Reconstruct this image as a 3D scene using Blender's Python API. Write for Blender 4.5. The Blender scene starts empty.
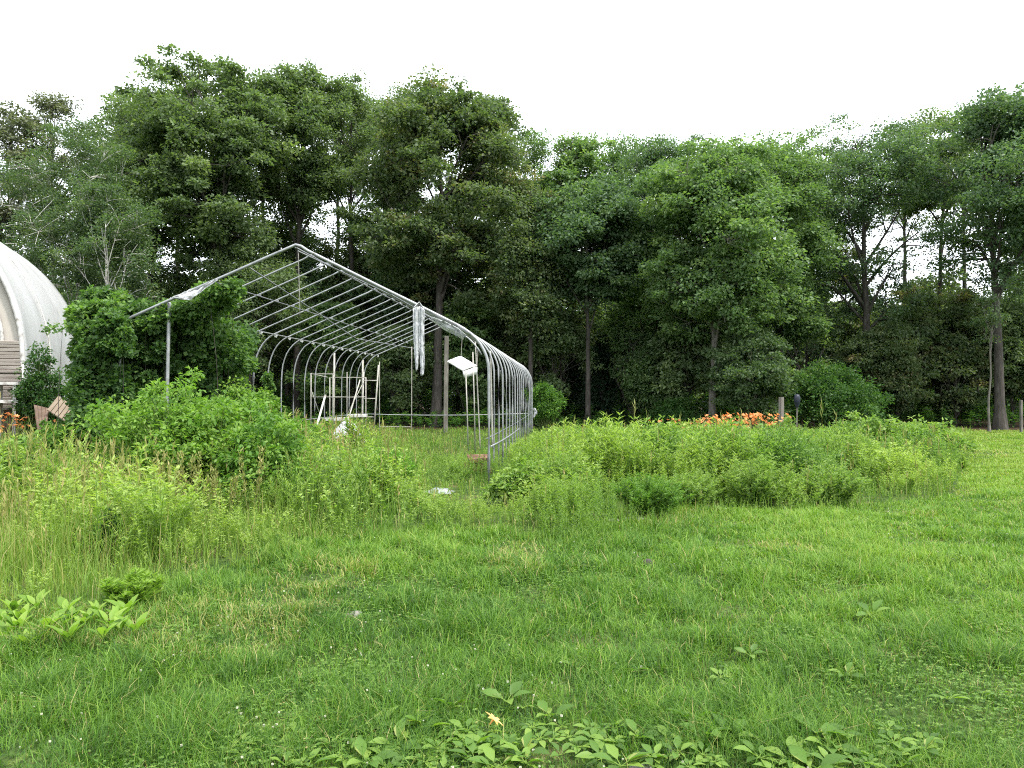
import bpy, math
import numpy as np
from math import radians, sin, cos, pi

rng = np.random.default_rng(11)
scene = bpy.context.scene
COL = scene.collection
FOC, HOR, CAMH = 796.0, 394.0, 1.6


def at(px, py, Y):                       # photo pixel at distance Y -> point
    return np.array([(px - 512) / FOC * Y, Y, CAMH + (HOR - py) / FOC * Y])


def ground_at(px, py):
    Y = FOC * CAMH / (py - HOR)
    return (px - 512) / FOC * Y, Y


# ------------------------------------------------------------------ noise
_T = np.random.default_rng(3).random((256, 256))


def noise(x, y, s, seed=0):
    x = np.asarray(x, float) / s + seed * 17.3
    y = np.asarray(y, float) / s + seed * 31.7
    xi, yi = np.floor(x).astype(int), np.floor(y).astype(int)
    fx, fy = x - xi, y - yi
    fx, fy = fx * fx * (3 - 2 * fx), fy * fy * (3 - 2 * fy)
    a, b = _T[xi % 256, yi % 256], _T[(xi + 1) % 256, yi % 256]
    c, d = _T[xi % 256, (yi + 1) % 256], _T[(xi + 1) % 256, (yi + 1) % 256]
    return (a * (1 - fx) + b * fx) * (1 - fy) + (c * (1 - fx) + d * fx) * fy


def gh(x, y):                            # height of the ground
    return (noise(x, y, 4.0, 1) - .5) * .10 + (noise(x, y, 1.1, 2) - .5) * .05 - .02


# ------------------------------------------------------------------ mesh helpers
class Geo:
    def __init__(self):
        self.v, self.q, self.r, self.n = [], [], [], 0

    def add(self, v, q, r=0.5):
        v = np.asarray(v, np.float32).reshape(-1, 3)
        q = np.asarray(q, np.int64).reshape(-1, 4)
        r = np.broadcast_to(np.asarray(r, np.float32), (len(v),))
        self.v.append(v); self.q.append(q + self.n); self.r.append(r); self.n += len(v)

    def arrays(self):
        return np.concatenate(self.v), np.concatenate(self.q), np.concatenate(self.r)

    def build(self, name, mat, parent=None, origin=None, smooth=True, add_origin=True):
        v, q, r = self.arrays()
        if origin is not None:
            v = v - np.asarray(origin, np.float32)
        me = bpy.data.meshes.new(name)
        me.vertices.add(len(v)); me.vertices.foreach_set('co', np.ascontiguousarray(v, np.float32).ravel())
        me.loops.add(4 * len(q)); me.loops.foreach_set('vertex_index', np.ascontiguousarray(q, np.int32).ravel())
        me.polygons.add(len(q)); me.polygons.foreach_set('loop_start', np.arange(0, 4 * len(q), 4, dtype=np.int32))
        me.update(calc_edges=True)
        if not smooth:
            me.polygons.foreach_set('use_smooth', np.zeros(len(q), bool))
        a = me.attributes.new('rnd', 'FLOAT', 'POINT')
        a.data.foreach_set('value', np.ascontiguousarray(r, np.float32))
        me.materials.append(mat)
        o = bpy.data.objects.new(name, me)
        COL.objects.link(o)
        if parent is not None:
            o.parent = parent
        elif origin is not None and add_origin:
            o.location = [float(t) for t in origin]
        return o


def unit(v):
    v = np.asarray(v, float)
    return v / np.maximum(np.linalg.norm(v, axis=-1, keepdims=True), 1e-9)


def leaves(g, c, d, n, L, W, r, fold=0.0, wide=.42):
    """folded rhomb leaves: base c, tip direction d, blade normal n"""
    c, d, n = np.asarray(c, float), unit(d), np.asarray(n, float)
    s = unit(np.cross(d, n)); n = np.cross(s, d)
    m = len(c)
    L = np.broadcast_to(L, (m,))[:, None]; W = np.broadcast_to(W, (m,))[:, None]
    mid = c + d * L * wide
    up = n * W * fold
    v = np.stack([c, mid - s * W * .5 + up, c + d * L - n * L * .12, mid + s * W * .5 + up], 1)
    q = np.arange(4 * m).reshape(m, 4)
    g.add(v, q, np.repeat(np.broadcast_to(r, (m,)), 4))


def broad_leaves(g, c, d, n, L, W, r, droop=.25):
    """finer leaf: four rows, curved, with a folded midrib (near plants)"""
    c, d, n = np.asarray(c, float), unit(d), np.asarray(n, float)
    s = unit(np.cross(d, n)); n = np.cross(s, d)
    m = len(c)
    L = np.broadcast_to(L, (m,))[:, None]; W = np.broadcast_to(W, (m,))[:, None]
    rows = []
    for t, w in ((0, .06), (.15, .55), (.4, 1.0), (.68, .8), (.9, .34), (1.0, .03)):
        p = c + d * L * (t - .1 * droop * t * t) - n * L * droop * t * t
        rows += [p - s * W * w * .5 + n * W * .16 * w, p - n * W * .03, p + s * W * w * .5 + n * W * .16 * w]
    v = np.stack(rows, 1)
    k = v.shape[1]
    base = np.array([[3 * i + j, 3 * i + j + 1, 3 * i + j + 4, 3 * i + j + 3] for i in range(5) for j in (0, 1)])
    q = (np.arange(m)[:, None, None] * k + base[None]).reshape(-1, 4)
    g.add(v.reshape(-1, 3), q, np.repeat(np.broadcast_to(r, (m,)), k))


def blades(g, p, az, L, W, bend, r, rows=3):
    """grass blades: bent tapering ribbons"""
    m = len(p)
    L = np.broadcast_to(L, (m,)); W = np.broadcast_to(W, (m,)); bend = np.broadcast_to(bend, (m,))
    dx, dy = np.cos(az), np.sin(az)
    tw = az + pi / 2 + rng.normal(0, .5, m)
    sx, sy = np.cos(tw), np.sin(tw)
    out = []
    for k in range(rows):
        t = k / (rows - 1)
        h = L * (t - .55 * bend * t * t)
        f = L * bend * t * t * .9
        w = W * (1.0, .85, .12)[k] if rows == 3 else W * (1 - t * .9)
        c = np.stack([p[:, 0] + dx * f, p[:, 1] + dy * f, p[:, 2] + h], 1)
        o = np.stack([sx * w * .5, sy * w * .5, 0 * w], 1)
        out += [c - o, c + o]
    v = np.stack(out, 1)
    k2 = 2 * rows
    base = np.array([[2 * i, 2 * i + 1, 2 * i + 3, 2 * i + 2] for i in range(rows - 1)])
    q = (np.arange(m)[:, None, None] * k2 + base[None]).reshape(-1, 4)
    g.add(v.reshape(-1, 3), q, np.repeat(np.broadcast_to(r, (m,)), k2))


def tube(g, pts, rad, sides=6, r=.5, cap=False):
    pts = np.asarray(pts, float); k = len(pts)
    rad = np.broadcast_to(np.asarray(rad, float), (k,))
    if cap:
        pts = np.concatenate([pts[:1], pts, pts[-1:]]); rad = np.concatenate([[1e-4], rad, [1e-4]]); k += 2
    t = np.gradient(pts, axis=0) if not cap else np.concatenate([[pts[2] - pts[1]], np.gradient(pts[1:-1], axis=0), [pts[-2] - pts[-3]]])
    t = unit(t)
    ref = np.array([0, 0, 1.]) if abs(t[:, 2]).mean() < .8 else np.array([0, 1., 0])
    a = unit(np.cross(t, ref)); b = np.cross(t, a)
    th = np.arange(sides) * 2 * pi / sides
    v = pts[:, None] + rad[:, None, None] * (a[:, None] * np.cos(th)[None, :, None] + b[:, None] * np.sin(th)[None, :, None])
    i = np.arange(k - 1)[:, None] * sides; j = np.arange(sides)[None]; j2 = (j + 1) % sides
    q = np.stack([i + j, i + j2, i + sides + j2, i + sides + j], -1)
    g.add(v, q, r)


def box(g, c, s, rot=None, r=.5, taper=1.0):
    s = np.asarray(s, float) / 2
    v = np.array([[x, y, z] for z in (-1, 1) for y in (-1, 1) for x in (-1, 1)], float)
    v[v[:, 2] > 0, :2] *= taper
    v = v * s
    if rot is not None:
        v = v @ rotm(*rot).T
    g.add(v + np.asarray(c, float), [[0, 2, 3, 1], [4, 5, 7, 6], [0, 1, 5, 4], [1, 3, 7, 5], [3, 2, 6, 7], [2, 0, 4, 6]], r)


def rotm(rx, ry, rz):
    X = np.array([[1, 0, 0], [0, cos(rx), -sin(rx)], [0, sin(rx), cos(rx)]])
    Y = np.array([[cos(ry), 0, sin(ry)], [0, 1, 0], [-sin(ry), 0, cos(ry)]])
    Z = np.array([[cos(rz), -sin(rz), 0], [sin(rz), cos(rz), 0], [0, 0, 1]])
    return Z @ Y @ X


def sheet(g, P, thick=.004, r=.5):
    """closed thin sheet from a (n, m, 3) grid of points"""
    P = np.asarray(P, float); n, m = P.shape[:2]
    nrm = unit(np.cross(np.gradient(P, axis=0), np.gradient(P, axis=1)))
    i = np.arange(n - 1)[:, None] * m; j = np.arange(m - 1)[None]
    q = np.stack([i + j, i + j + 1, i + m + j + 1, i + m + j], -1).reshape(-1, 4)
    N = n * m
    rim = list(range(m)) + [k * m + m - 1 for k in range(1, n)] + [(n - 1) * m + k for k in range(m - 2, -1, -1)] + [k * m for k in range(n - 2, 0, -1)]
    rim = np.array(rim); rim2 = np.roll(rim, -1)
    e = np.stack([rim, rim + N, rim2 + N, rim2], -1)
    g.add(np.concatenate([(P + nrm * thick / 2).reshape(-1, 3), (P - nrm * thick / 2).reshape(-1, 3)]),
          np.concatenate([q, q[:, ::-1] + N, e]), r)


def replicate(g, tmpl, pos, rz, sc, dr=0.0, tilt=None, sz=None):
    v, q, r = tmpl
    m = len(pos)
    c, s = np.cos(rz)[:, None], np.sin(rz)[:, None]
    x, y, z = v[:, 0][None], v[:, 1][None], v[:, 2][None]
    sc = np.broadcast_to(sc, (m,))[:, None]
    zz = z * (sc if sz is None else np.broadcast_to(sz, (m,))[:, None])
    X = (x * c - y * s) * sc; Y = (x * s + y * c) * sc
    if tilt is not None:
        X = X + zz * tilt[:, 0:1]; Y = Y + zz * tilt[:, 1:2]
    V = np.stack([X + pos[:, 0:1], Y + pos[:, 1:2], zz + pos[:, 2:3]], -1)
    Q = q[None] + (np.arange(m) * len(v))[:, None, None]
    R = np.clip(r[None] + np.broadcast_to(dr, (m,))[:, None], 0, 1)
    g.add(V.reshape(-1, 3), Q.reshape(-1, 4), R.ravel())


def tag(o, label=None, cat=None, group=None, kind=None):
    if label: o['label'] = label
    if cat: o['category'] = cat
    if group: o['group'] = group
    if kind: o['kind'] = kind
    return o


def thing(name, label, cat, loc, rz=0.0, group=None):
    o = bpy.data.objects.new(name, None)
    COL.objects.link(o)
    o.location = [float(t) for t in loc]; o.rotation_euler = (0, 0, rz)
    o.empty_display_size = .2
    return tag(o, label, cat, group)


def copy_thing(root, loc, rz, scale=1.0, label=None):
    r = root.copy(); COL.objects.link(r)
    r.location = [float(t) for t in loc]; r.rotation_euler = (0, 0, rz); r.scale = (scale,) * 3
    if label: r['label'] = label
    for ch in list(root.children):
        c = ch.copy(); COL.objects.link(c); c.parent = r
        for g in ch.children:
            d = g.copy(); COL.objects.link(d); d.parent = c
    return r


# ------------------------------------------------------------------ materials
def new_mat(name):
    m = bpy.data.materials.new(name); m.use_nodes = True
    nt = m.node_tree; nt.nodes.clear()
    out = nt.nodes.new('ShaderNodeOutputMaterial')
    return m, nt, out


def ramp(nt, stops):
    n = nt.nodes.new('ShaderNodeValToRGB')
    e = n.color_ramp.elements
    while len(e) < len(stops): e.new(.5)
    for k, (p, c) in enumerate(stops):
        e[k].position = p; e[k].color = (*c, 1)
    return n


def leaf_mat(name, stops, trans=.42, rough=.5, spec=.2, tcol=(1.25, 1.45, .55)):
    m, nt, out = new_mat(name)
    L = nt.links
    at_ = nt.nodes.new('ShaderNodeAttribute'); at_.attribute_name = 'rnd'
    rp = ramp(nt, stops); L.new(at_.outputs['Fac'], rp.inputs[0])
    b = nt.nodes.new('ShaderNodeBsdfPrincipled')
    b.inputs['Roughness'].default_value = rough; b.inputs['Specular IOR Level'].default_value = spec
    L.new(rp.outputs[0], b.inputs['Base Color'])
    t = nt.nodes.new('ShaderNodeBsdfTranslucent')
    mx = nt.nodes.new('ShaderNodeMix'); mx.data_type = 'RGBA'; mx.blend_type = 'MULTIPLY'
    mx.inputs[0].default_value = 1; mx.inputs[7].default_value = (*tcol, 1)
    L.new(rp.outputs[0], mx.inputs[6]); L.new(mx.outputs[2], t.inputs[0])
    ms = nt.nodes.new('ShaderNodeMixShader'); ms.inputs[0].default_value = trans
    L.new(b.outputs[0], ms.inputs[1]); L.new(t.outputs[0], ms.inputs[2]); L.new(ms.outputs[0], out.inputs[0])
    return m


def solid_mat(name, stops, scale=6.0, rough=.7, metal=0.0, spec=.3, stretch=(1, 1, 1), bump=.0, trans=0.0, detail=5.0, bscale=None):
    m, nt, out = new_mat(name)
    L = nt.links
    tc = nt.nodes.new('ShaderNodeTexCoord')
    mp = nt.nodes.new('ShaderNodeMapping'); mp.inputs['Scale'].default_value = stretch
    L.new(tc.outputs['Object'], mp.inputs[0])
    nz = nt.nodes.new('ShaderNodeTexNoise'); nz.inputs['Scale'].default_value = scale; nz.inputs['Detail'].default_value = detail
    nz.inputs['Roughness'].default_value = .62
    L.new(mp.outputs[0], nz.inputs['Vector'])
    rp = ramp(nt, stops); L.new(nz.outputs['Fac'], rp.inputs[0])
    b = nt.nodes.new('ShaderNodeBsdfPrincipled')
    b.inputs['Roughness'].default_value = rough; b.inputs['Metallic'].default_value = metal
    b.inputs['Specular IOR Level'].default_value = spec
    L.new(rp.outputs[0], b.inputs['Base Color'])
    if bump:
        bp = nt.nodes.new('ShaderNodeBump'); bp.inputs['Strength'].default_value = bump; bp.inputs['Distance'].default_value = .03
        n2 = nt.nodes.new('ShaderNodeTexNoise'); n2.inputs['Scale'].default_value = bscale or scale * 2; n2.inputs['Detail'].default_value = 4
        L.new(mp.outputs[0], n2.inputs['Vector']); L.new(n2.outputs['Fac'], bp.inputs['Height']); L.new(bp.outputs[0], b.inputs['Normal'])
    if trans:
        t = nt.nodes.new('ShaderNodeBsdfTranslucent'); L.new(rp.outputs[0], t.inputs[0])
        ms = nt.nodes.new('ShaderNodeMixShader'); ms.inputs[0].default_value = trans
        L.new(b.outputs[0], ms.inputs[1]); L.new(t.outputs[0], ms.inputs[2]); L.new(ms.outputs[0], out.inputs[0])
    else:
        L.new(b.outputs[0], out.inputs[0])
    return m


M = {}
M['maple'] = leaf_mat('maple_leaves', [(0, (0.077, 0.118, 0.056)), (.6, (0.128, 0.184, 0.083)), (1, (0.216, 0.280, 0.119))])
M['ash'] = leaf_mat('ash_leaves', [(0, (0.080, 0.137, 0.058)), (.55, (0.134, 0.216, 0.085)), (1, (0.253, 0.346, 0.120))])
M['oak'] = leaf_mat('oak_leaves', [(0, (0.066, 0.103, 0.049)), (.55, (0.111, 0.156, 0.071)), (.85, (0.178, 0.196, 0.085)), (1, (0.232, 0.186, 0.095))])
M['deep'] = leaf_mat('deep_green_leaves', [(0, (0.063, 0.106, 0.059)), (.6, (0.103, 0.169, 0.083)), (1, (0.183, 0.260, 0.114))])
M['birch'] = leaf_mat('birch_leaves', [(0, (0.057, 0.095, 0.046)), (.6, (0.088, 0.139, 0.061)), (1, (0.150, 0.200, 0.087))])
M['greyleaf'] = leaf_mat('greyish_leaves', [(0, (0.100, 0.120, 0.080)), (.6, (0.149, 0.168, 0.104)), (1, (0.216, 0.223, 0.136))], trans=.3)
M['yellowish'] = leaf_mat('yellowish_leaves', [(0, (0.071, 0.117, 0.030)), (.6, (0.121, 0.165, 0.039)), (1, (0.215, 0.193, 0.055))])
M['needles'] = leaf_mat('spruce_needles', [(0, (.012, .030, .016)), (1, (.030, .060, .028))], trans=.1)
M['vine'] = leaf_mat('vine_leaves', [(0, (.045, .095, .030)), (.6, (.085, .160, .045)), (1, (.19, .30, .08))])
M['shrub'] = leaf_mat('shrub_leaves', [(0, (0.054, 0.124, 0.024)), (.5, (0.103, 0.211, 0.037)), (1, (0.194, 0.313, 0.059))])
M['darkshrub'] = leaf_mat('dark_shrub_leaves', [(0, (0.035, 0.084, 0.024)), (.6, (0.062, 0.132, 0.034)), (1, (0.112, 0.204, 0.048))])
M['weed'] = leaf_mat('weed_leaves', [(0, (.066, .140, .032)), (.45, (.158, .262, .060)), (1, (.30, .39, .10))])
M['lawn'] = leaf_mat('lawn_grass', [(0, (.038, .095, .016)), (.35, (.092, .195, .026)), (.8, (.190, .310, .045)), (.93, (.27, .31, .075)), (1, (.36, .31, .15))], trans=.35)
M['meadow'] = leaf_mat('meadow_grass', [(0, (.055, .120, .022)), (.35, (.115, .210, .034)), (.75, (.195, .285, .055)), (.92, (.27, .28, .075)), (1, (.38, .31, .16))], trans=.35)
M['seed'] = leaf_mat('seed_heads', [(0, (.15, .17, .05)), (.55, (.27, .27, .09)), (1, (.36, .25, .14))], trans=.25)
M['clover'] = leaf_mat('clover_heads', [(0, (.45, .48, .33)), (1, (.62, .62, .50))], trans=.2, tcol=(1, 1, 1))
M['lily'] = leaf_mat('lily_petals', [(0, (.74, .24, .07)), (.6, (.85, .36, .14)), (1, (.88, .50, .25))], trans=.4, tcol=(1.1, 1, .8))
M['peach'] = leaf_mat('peach_petals', [(0, (.72, .36, .10)), (1, (.85, .55, .22))], trans=.3, tcol=(1, 1, .8))
M['lettuce'] = leaf_mat('bright_broad_leaves', [(0, (0.103, 0.196, 0.028)), (.6, (0.178, 0.295, 0.045)), (1, (0.270, 0.379, 0.074))])
M['plantain'] = leaf_mat('plantain_leaves', [(0, (0.054, 0.114, 0.019)), (.5, (0.102, 0.198, 0.031)), (.9, (0.204, 0.312, 0.054)), (1, (0.312, 0.288, 0.108))], spec=.3)
M['fern'] = leaf_mat('feathery_leaves', [(0, (.06, .16, .02)), (.6, (.12, .27, .03)), (1, (.19, .36, .045))])
M['bark'] = solid_mat('grey_brown_bark', [(.3, (.022, .019, .016)), (.55, (.050, .044, .037)), (.75, (.10, .09, .078))], 9, .9, stretch=(1, 1, .22), bump=.5)
M['palebark'] = solid_mat('pale_grey_bark', [(.3, (.07, .063, .053)), (.55, (.14, .13, .11)), (.75, (.22, .205, .18))], 9, .9, stretch=(1, 1, .25), bump=.5)
M['birchbark'] = solid_mat('birch_bark', [(.33, (.10, .09, .08)), (.42, (.42, .40, .36)), (.7, (.62, .60, .56))], 5, .8, stretch=(.4, .4, 2.5))
M['stem'] = leaf_mat('green_stems', [(0, (.06, .10, .025)), (1, (.12, .15, .05))], trans=.05)
M['steel'] = solid_mat('galvanised_steel', [(.28, (0.110, 0.103, 0.087)), (.40, (0.221, 0.231, 0.235)), (.72, (0.338, 0.348, 0.348))], 7, .5, .45, .5, detail=6)
M['darksteel'] = solid_mat('shade_dark_steel', [(.3, (.12, .125, .13)), (.7, (.24, .25, .26))], 7, .55, .5, .5)  # darker steel for purlins and braces; the ridge purlin's shade is in this colour
M['rustpipe'] = solid_mat('pale_weathered_pipe', [(.3, (.20, .19, .165)), (.6, (.36, .35, .31)), (.78, (.24, .18, .12))], 6, .6, .2)
M['cover'] = solid_mat('white_plastic_cover', [(.25, (0.376, 0.376, 0.359)), (.42, (0.540, 0.547, 0.540)), (.7, (0.604, 0.613, 0.613))], 1.2, .35, 0, .4, stretch=(1, 1, .5), bump=.25, trans=.25, bscale=1.6)
M['endplastic'] = solid_mat('beige_end_plastic', [(.3, (.34, .31, .27)), (.7, (.48, .45, .40))], 1.5, .5, stretch=(1, 1, .4))
M['whitefilm'] = solid_mat('torn_white_film', [(.3, (0.510, 0.527, 0.544)), (.7, (0.714, 0.722, 0.731))], 6, .3, 0, .5, bump=.3, trans=.35)
M['foam'] = solid_mat('dirty_white_panel', [(.3, (0.303, 0.310, 0.289)), (.48, (0.535, 0.541, 0.527)), (.7, (0.607, 0.607, 0.599))], 5, .6)
M['siding'] = solid_mat('weathered_ribbed_siding', [(.3, (.22, .19, .16)), (.7, (.40, .36, .32))], 3, .7, stretch=(.5, .5, 4))
M['oldwood'] = solid_mat('grey_old_wood', [(.3, (0.096, 0.086, 0.072)), (.55, (0.163, 0.149, 0.130)), (.75, (0.221, 0.206, 0.182))], 6, .85, stretch=(1, 1, .12), bump=.3)
M['whitewood'] = solid_mat('chipped_white_wood', [(.36, (.22, .20, .18)), (.46, (.46, .45, .43)), (.7, (.58, .57, .55))], 4, .7)
M['tanboard'] = solid_mat('tan_boards', [(.3, (0.135, 0.101, 0.068)), (.7, (0.219, 0.177, 0.127))], 4, .8, stretch=(1.266, 0.169, 0.169))
M['brownboard'] = solid_mat('dark_brown_boards', [(.3, (.07, .045, .03)), (.7, (.16, .11, .08))], 4, .8)
M['rust'] = solid_mat('rotted_rusty_wood', [(.3, (.05, .028, .018)), (.6, (.16, .085, .05)), (.78, (.30, .22, .16))], 8, .9, bump=.6)
M['stone'] = solid_mat('pale_stone', [(.3, (.10, .092, .08)), (.55, (.20, .185, .165)), (.75, (.30, .285, .26))], 9, .9, bump=.5)
M['darkstone'] = solid_mat('dark_clod', [(.3, (.03, .026, .022)), (.7, (.08, .07, .06))], 14, .9, bump=.5)
M['concrete'] = solid_mat('pale_concrete', [(.3, (.34, .33, .30)), (.7, (.54, .53, .50))], 6, .9, bump=.2)
M['navy'] = solid_mat('dark_blue_plastic', [(.3, (0.007, 0.010, 0.018)), (.7, (0.018, 0.023, 0.036))], 4, .45)
M['greyfilm'] = solid_mat('grey_plastic_sheet', [(.3, (.10, .11, .12)), (.5, (.20, .22, .23)), (.75, (.55, .57, .58))], 5, .35, 0, .5, bump=.3)


def ground_mat():
    m, nt, out = new_mat('soil_and_thatch')
    L = nt.links
    geo = nt.nodes.new('ShaderNodeNewGeometry')
    n1 = nt.nodes.new('ShaderNodeTexNoise'); n1.inputs['Scale'].default_value = 2.2; n1.inputs['Detail'].default_value = 8
    n2 = nt.nodes.new('ShaderNodeTexNoise'); n2.inputs['Scale'].default_value = 26; n2.inputs['Detail'].default_value = 5
    L.new(geo.outputs['Position'], n1.inputs['Vector']); L.new(geo.outputs['Position'], n2.inputs['Vector'])
    r1 = ramp(nt, [(.35, (.030, .060, .014)), (.55, (.060, .095, .024)), (.72, (.11, .10, .048))])
    r2 = ramp(nt, [(.3, (.35, .35, .35)), (.7, (1.3, 1.3, 1.2))])
    L.new(n1.outputs['Fac'], r1.inputs[0]); L.new(n2.outputs['Fac'], r2.inputs[0])
    mu = nt.nodes.new('ShaderNodeMix'); mu.data_type = 'RGBA'; mu.blend_type = 'MULTIPLY'; mu.inputs[0].default_value = 1
    L.new(r1.outputs[0], mu.inputs[6]); L.new(r2.outputs[0], mu.inputs[7])
    sp = nt.nodes.new('ShaderNodeSeparateXYZ'); L.new(geo.outputs['Position'], sp.inputs[0])
    ad = nt.nodes.new('ShaderNodeMath'); ad.operation = 'MULTIPLY_ADD'; ad.inputs[1].default_value = 6
    L.new(n1.outputs['Fac'], ad.inputs[0]); L.new(sp.outputs['Y'], ad.inputs[2])
    mr = nt.nodes.new('ShaderNodeMapRange'); mr.inputs[1].default_value = 37; mr.inputs[2].default_value = 40
    L.new(ad.outputs[0], mr.inputs[0])
    r3 = ramp(nt, [(.35, (.028, .020, .012)), (.7, (.075, .052, .032))]); L.new(n2.outputs['Fac'], r3.inputs[0])
    mx = nt.nodes.new('ShaderNodeMix'); mx.data_type = 'RGBA'
    L.new(mr.outputs[0], mx.inputs[0]); L.new(mu.outputs[2], mx.inputs[6]); L.new(r3.outputs[0], mx.inputs[7])
    b = nt.nodes.new('ShaderNodeBsdfPrincipled'); b.inputs['Roughness'].default_value = .95; b.inputs['Specular IOR Level'].default_value = .1
    L.new(mx.outputs[2], b.inputs['Base Color'])
    bp = nt.nodes.new('ShaderNodeBump'); bp.inputs['Strength'].default_value = .6; bp.inputs['Distance'].default_value = .04
    L.new(n2.outputs['Fac'], bp.inputs['Height']); L.new(bp.outputs[0], b.inputs['Normal'])
    L.new(b.outputs[0], out.inputs[0])
    return m


M['ground'] = ground_mat()

# ------------------------------------------------------------------ ground
def axis(lo, hi, n, fine):
    t = np.linspace(-1, 1, n)
    s = np.sinh(t * fine) / np.sinh(fine)
    return s * (hi - lo) / 2 + (hi + lo) / 2


gx = axis(-600, 600, 260, 5.2); gy = axis(-560, 600, 260, 5.2)
X, Y = np.meshgrid(gx, gy, indexing='ij')
g = Geo()
n, m_ = X.shape
i = np.arange(n - 1)[:, None] * m_; j = np.arange(m_ - 1)[None]
g.add(np.stack([X, Y, gh(X, Y)], -1), np.stack([i + j, i + m_ + j, i + m_ + j + 1, i + j + 1], -1))
tag(g.build('ground', M['ground']), 'grassy ground of the clearing running back under the trees', 'ground', kind='structure')

# ------------------------------------------------------------------ zones
MBX = np.array([-400, 0, 130, 230, 300, 400, 500, 600, 700, 800, 900, 935, 955, 968, 972])
MBY = np.array([680, 645, 622, 588, 560, 538, 535, 532, 522, 514, 506, 500, 486, 455, 400.])


def to_px(x, y):
    return 512 + FOC * x / y, HOR + FOC * CAMH / y


def meadow_depth(x, y):
    """metres past the mown edge (negative on the lawn)"""
    px, py = to_px(x, y)
    b = np.interp(px, MBX, MBY) + 9
    yb = FOC * CAMH / np.maximum(b - HOR, 5)
    return y - yb + (noise(x, y, .8, 5) - .5) * .9 + (noise(x, y, 2.2, 6) - .5) * 2.0


def wedge(n, y0, y1, power, slack=.7, extra=.8):
    """n points in the view wedge (a little wider), density falling with distance"""
    u = rng.random(n)
    a = 2 - power
    y = (y0 ** a + u * (y1 ** a - y0 ** a)) ** (1 / a) if abs(a) > 1e-6 else y0 * (y1 / y0) ** u
    x = (rng.random(n) * 2 - 1) * (slack * y + extra)
    return x, y


# ------------------------------------------------------------------ lawn grass
g = Geo()
x, y = wedge(1250000, 2.6, 36, 1.45, .80, 2.2)
md = meadow_depth(x, y)
cl = noise(x, y, .35, 8); pt = noise(x, y, 1.6, 9); big = noise(x, y, 4.5, 10); fine_ = noise(x, y, .13, 12)
bare = noise(x, y, .9, 13)
keep = (md < 1.3) & (rng.random(len(x)) < np.clip(.3 + .9 * cl + .35 * fine_, 0, 1)) & ~((bare > .86) & (rng.random(len(x)) < .6))
x, y, cl, pt, big, fine_, bare = [t[keep] for t in (x, y, cl, pt, big, fine_, bare)]
n = len(x)
far = np.clip((y - 4) / 20, 0, 1)
L = (.055 + .150 * cl ** 1.9 + .07 * np.clip(pt - .45, 0, 1) * 2) * rng.uniform(.55, 1.35, n)
L *= 1 - .45 * np.clip((y - 7) / 8, 0, 1)
L += (rng.random(n) < .012) * .10
W = (.0030 + .0011 * np.clip(y - 3, 0, 40) ** .95) * rng.uniform(.7, 1.3, n) * 1.05
az = rng.uniform(0, 2 * pi, n) * .8 + noise(x, y, .22, 14) * 9
R = -.04 + .44 * big + .34 * (fine_ - .3) + .30 * pt + .52 * far + rng.normal(0, .19, n)
R = np.clip(R, 0, .86)
R = np.where(rng.random(n) < .035 + .30 * (bare > .70) * (fine_ > .3), rng.uniform(.93, 1, n), R)
blades(g, np.stack([x, y, gh(x, y) - .005], 1), az, L, W, rng.uniform(.25, 1.15, n), R)
tag(g.build('lawn_grass', M['lawn']), 'rough mown grass of the lawn across the foreground', 'grass', kind='stuff')
print('lawn', n)

# clover leaves / tiny broad weeds low in the lawn
g = Geo()
x, y = wedge(30000, 2.7, 8, 1.5)
keep = (meadow_depth(x, y) < .3) & (noise(x, y, .7, 21) + .3 * rng.random(len(x)) > .75)
x, y = x[keep], y[keep]; n = len(x)
az = rng.uniform(0, 2 * pi, n)
hz = rng.uniform(.02, .07, n)
for k in range(3):
    a = az + k * 2.09
    d = np.stack([np.cos(a), np.sin(a), .25 * np.ones(n)], 1)
    nn = np.stack([rng.normal(0, .25, n), rng.normal(0, .25, n), np.ones(n)], 1)
    leaves(g, np.stack([x, y, gh(x, y) + hz], 1), d, nn, .012 + .0006 * y, .011 + .0006 * y, np.clip(rng.normal(.5, .2, n), 0, 1), .1, .6)
tag(g.build('clover_leaves', M['plantain']), 'low clover leaves mixed through the lawn', 'clover', kind='stuff')

# white clover heads
g = Geo()
x, y = wedge(1300, 2.9, 12, 1.1)
keep = (meadow_depth(x, y) < .6) & (noise(x, y, 1.5, 23) > .42)
x, y = x[keep], y[keep]
gb = Geo()
for a in np.linspace(0, pi, 3, endpoint=False):
    for el in (0, .9):
        s_ = .0055
        u = np.array([cos(a), sin(a), 0]) * s_; w = np.array([-sin(a) * sin(el), cos(a) * sin(el), cos(el)]) * s_
        gb.add([-u - w, u - w, u + w, -u + w], [[0, 1, 2, 3]], .5)
replicate(g, gb.arrays(), np.stack([x, y, gh(x, y) + rng.uniform(.05, .11, len(x))], 1), rng.uniform(0, 6, len(x)), rng.uniform(.5, 1.0, len(x)))
tag(g.build('clover_flowers', M['clover']), 'scattered tiny white clover flower heads in the lawn', 'clover', kind='stuff')

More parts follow.
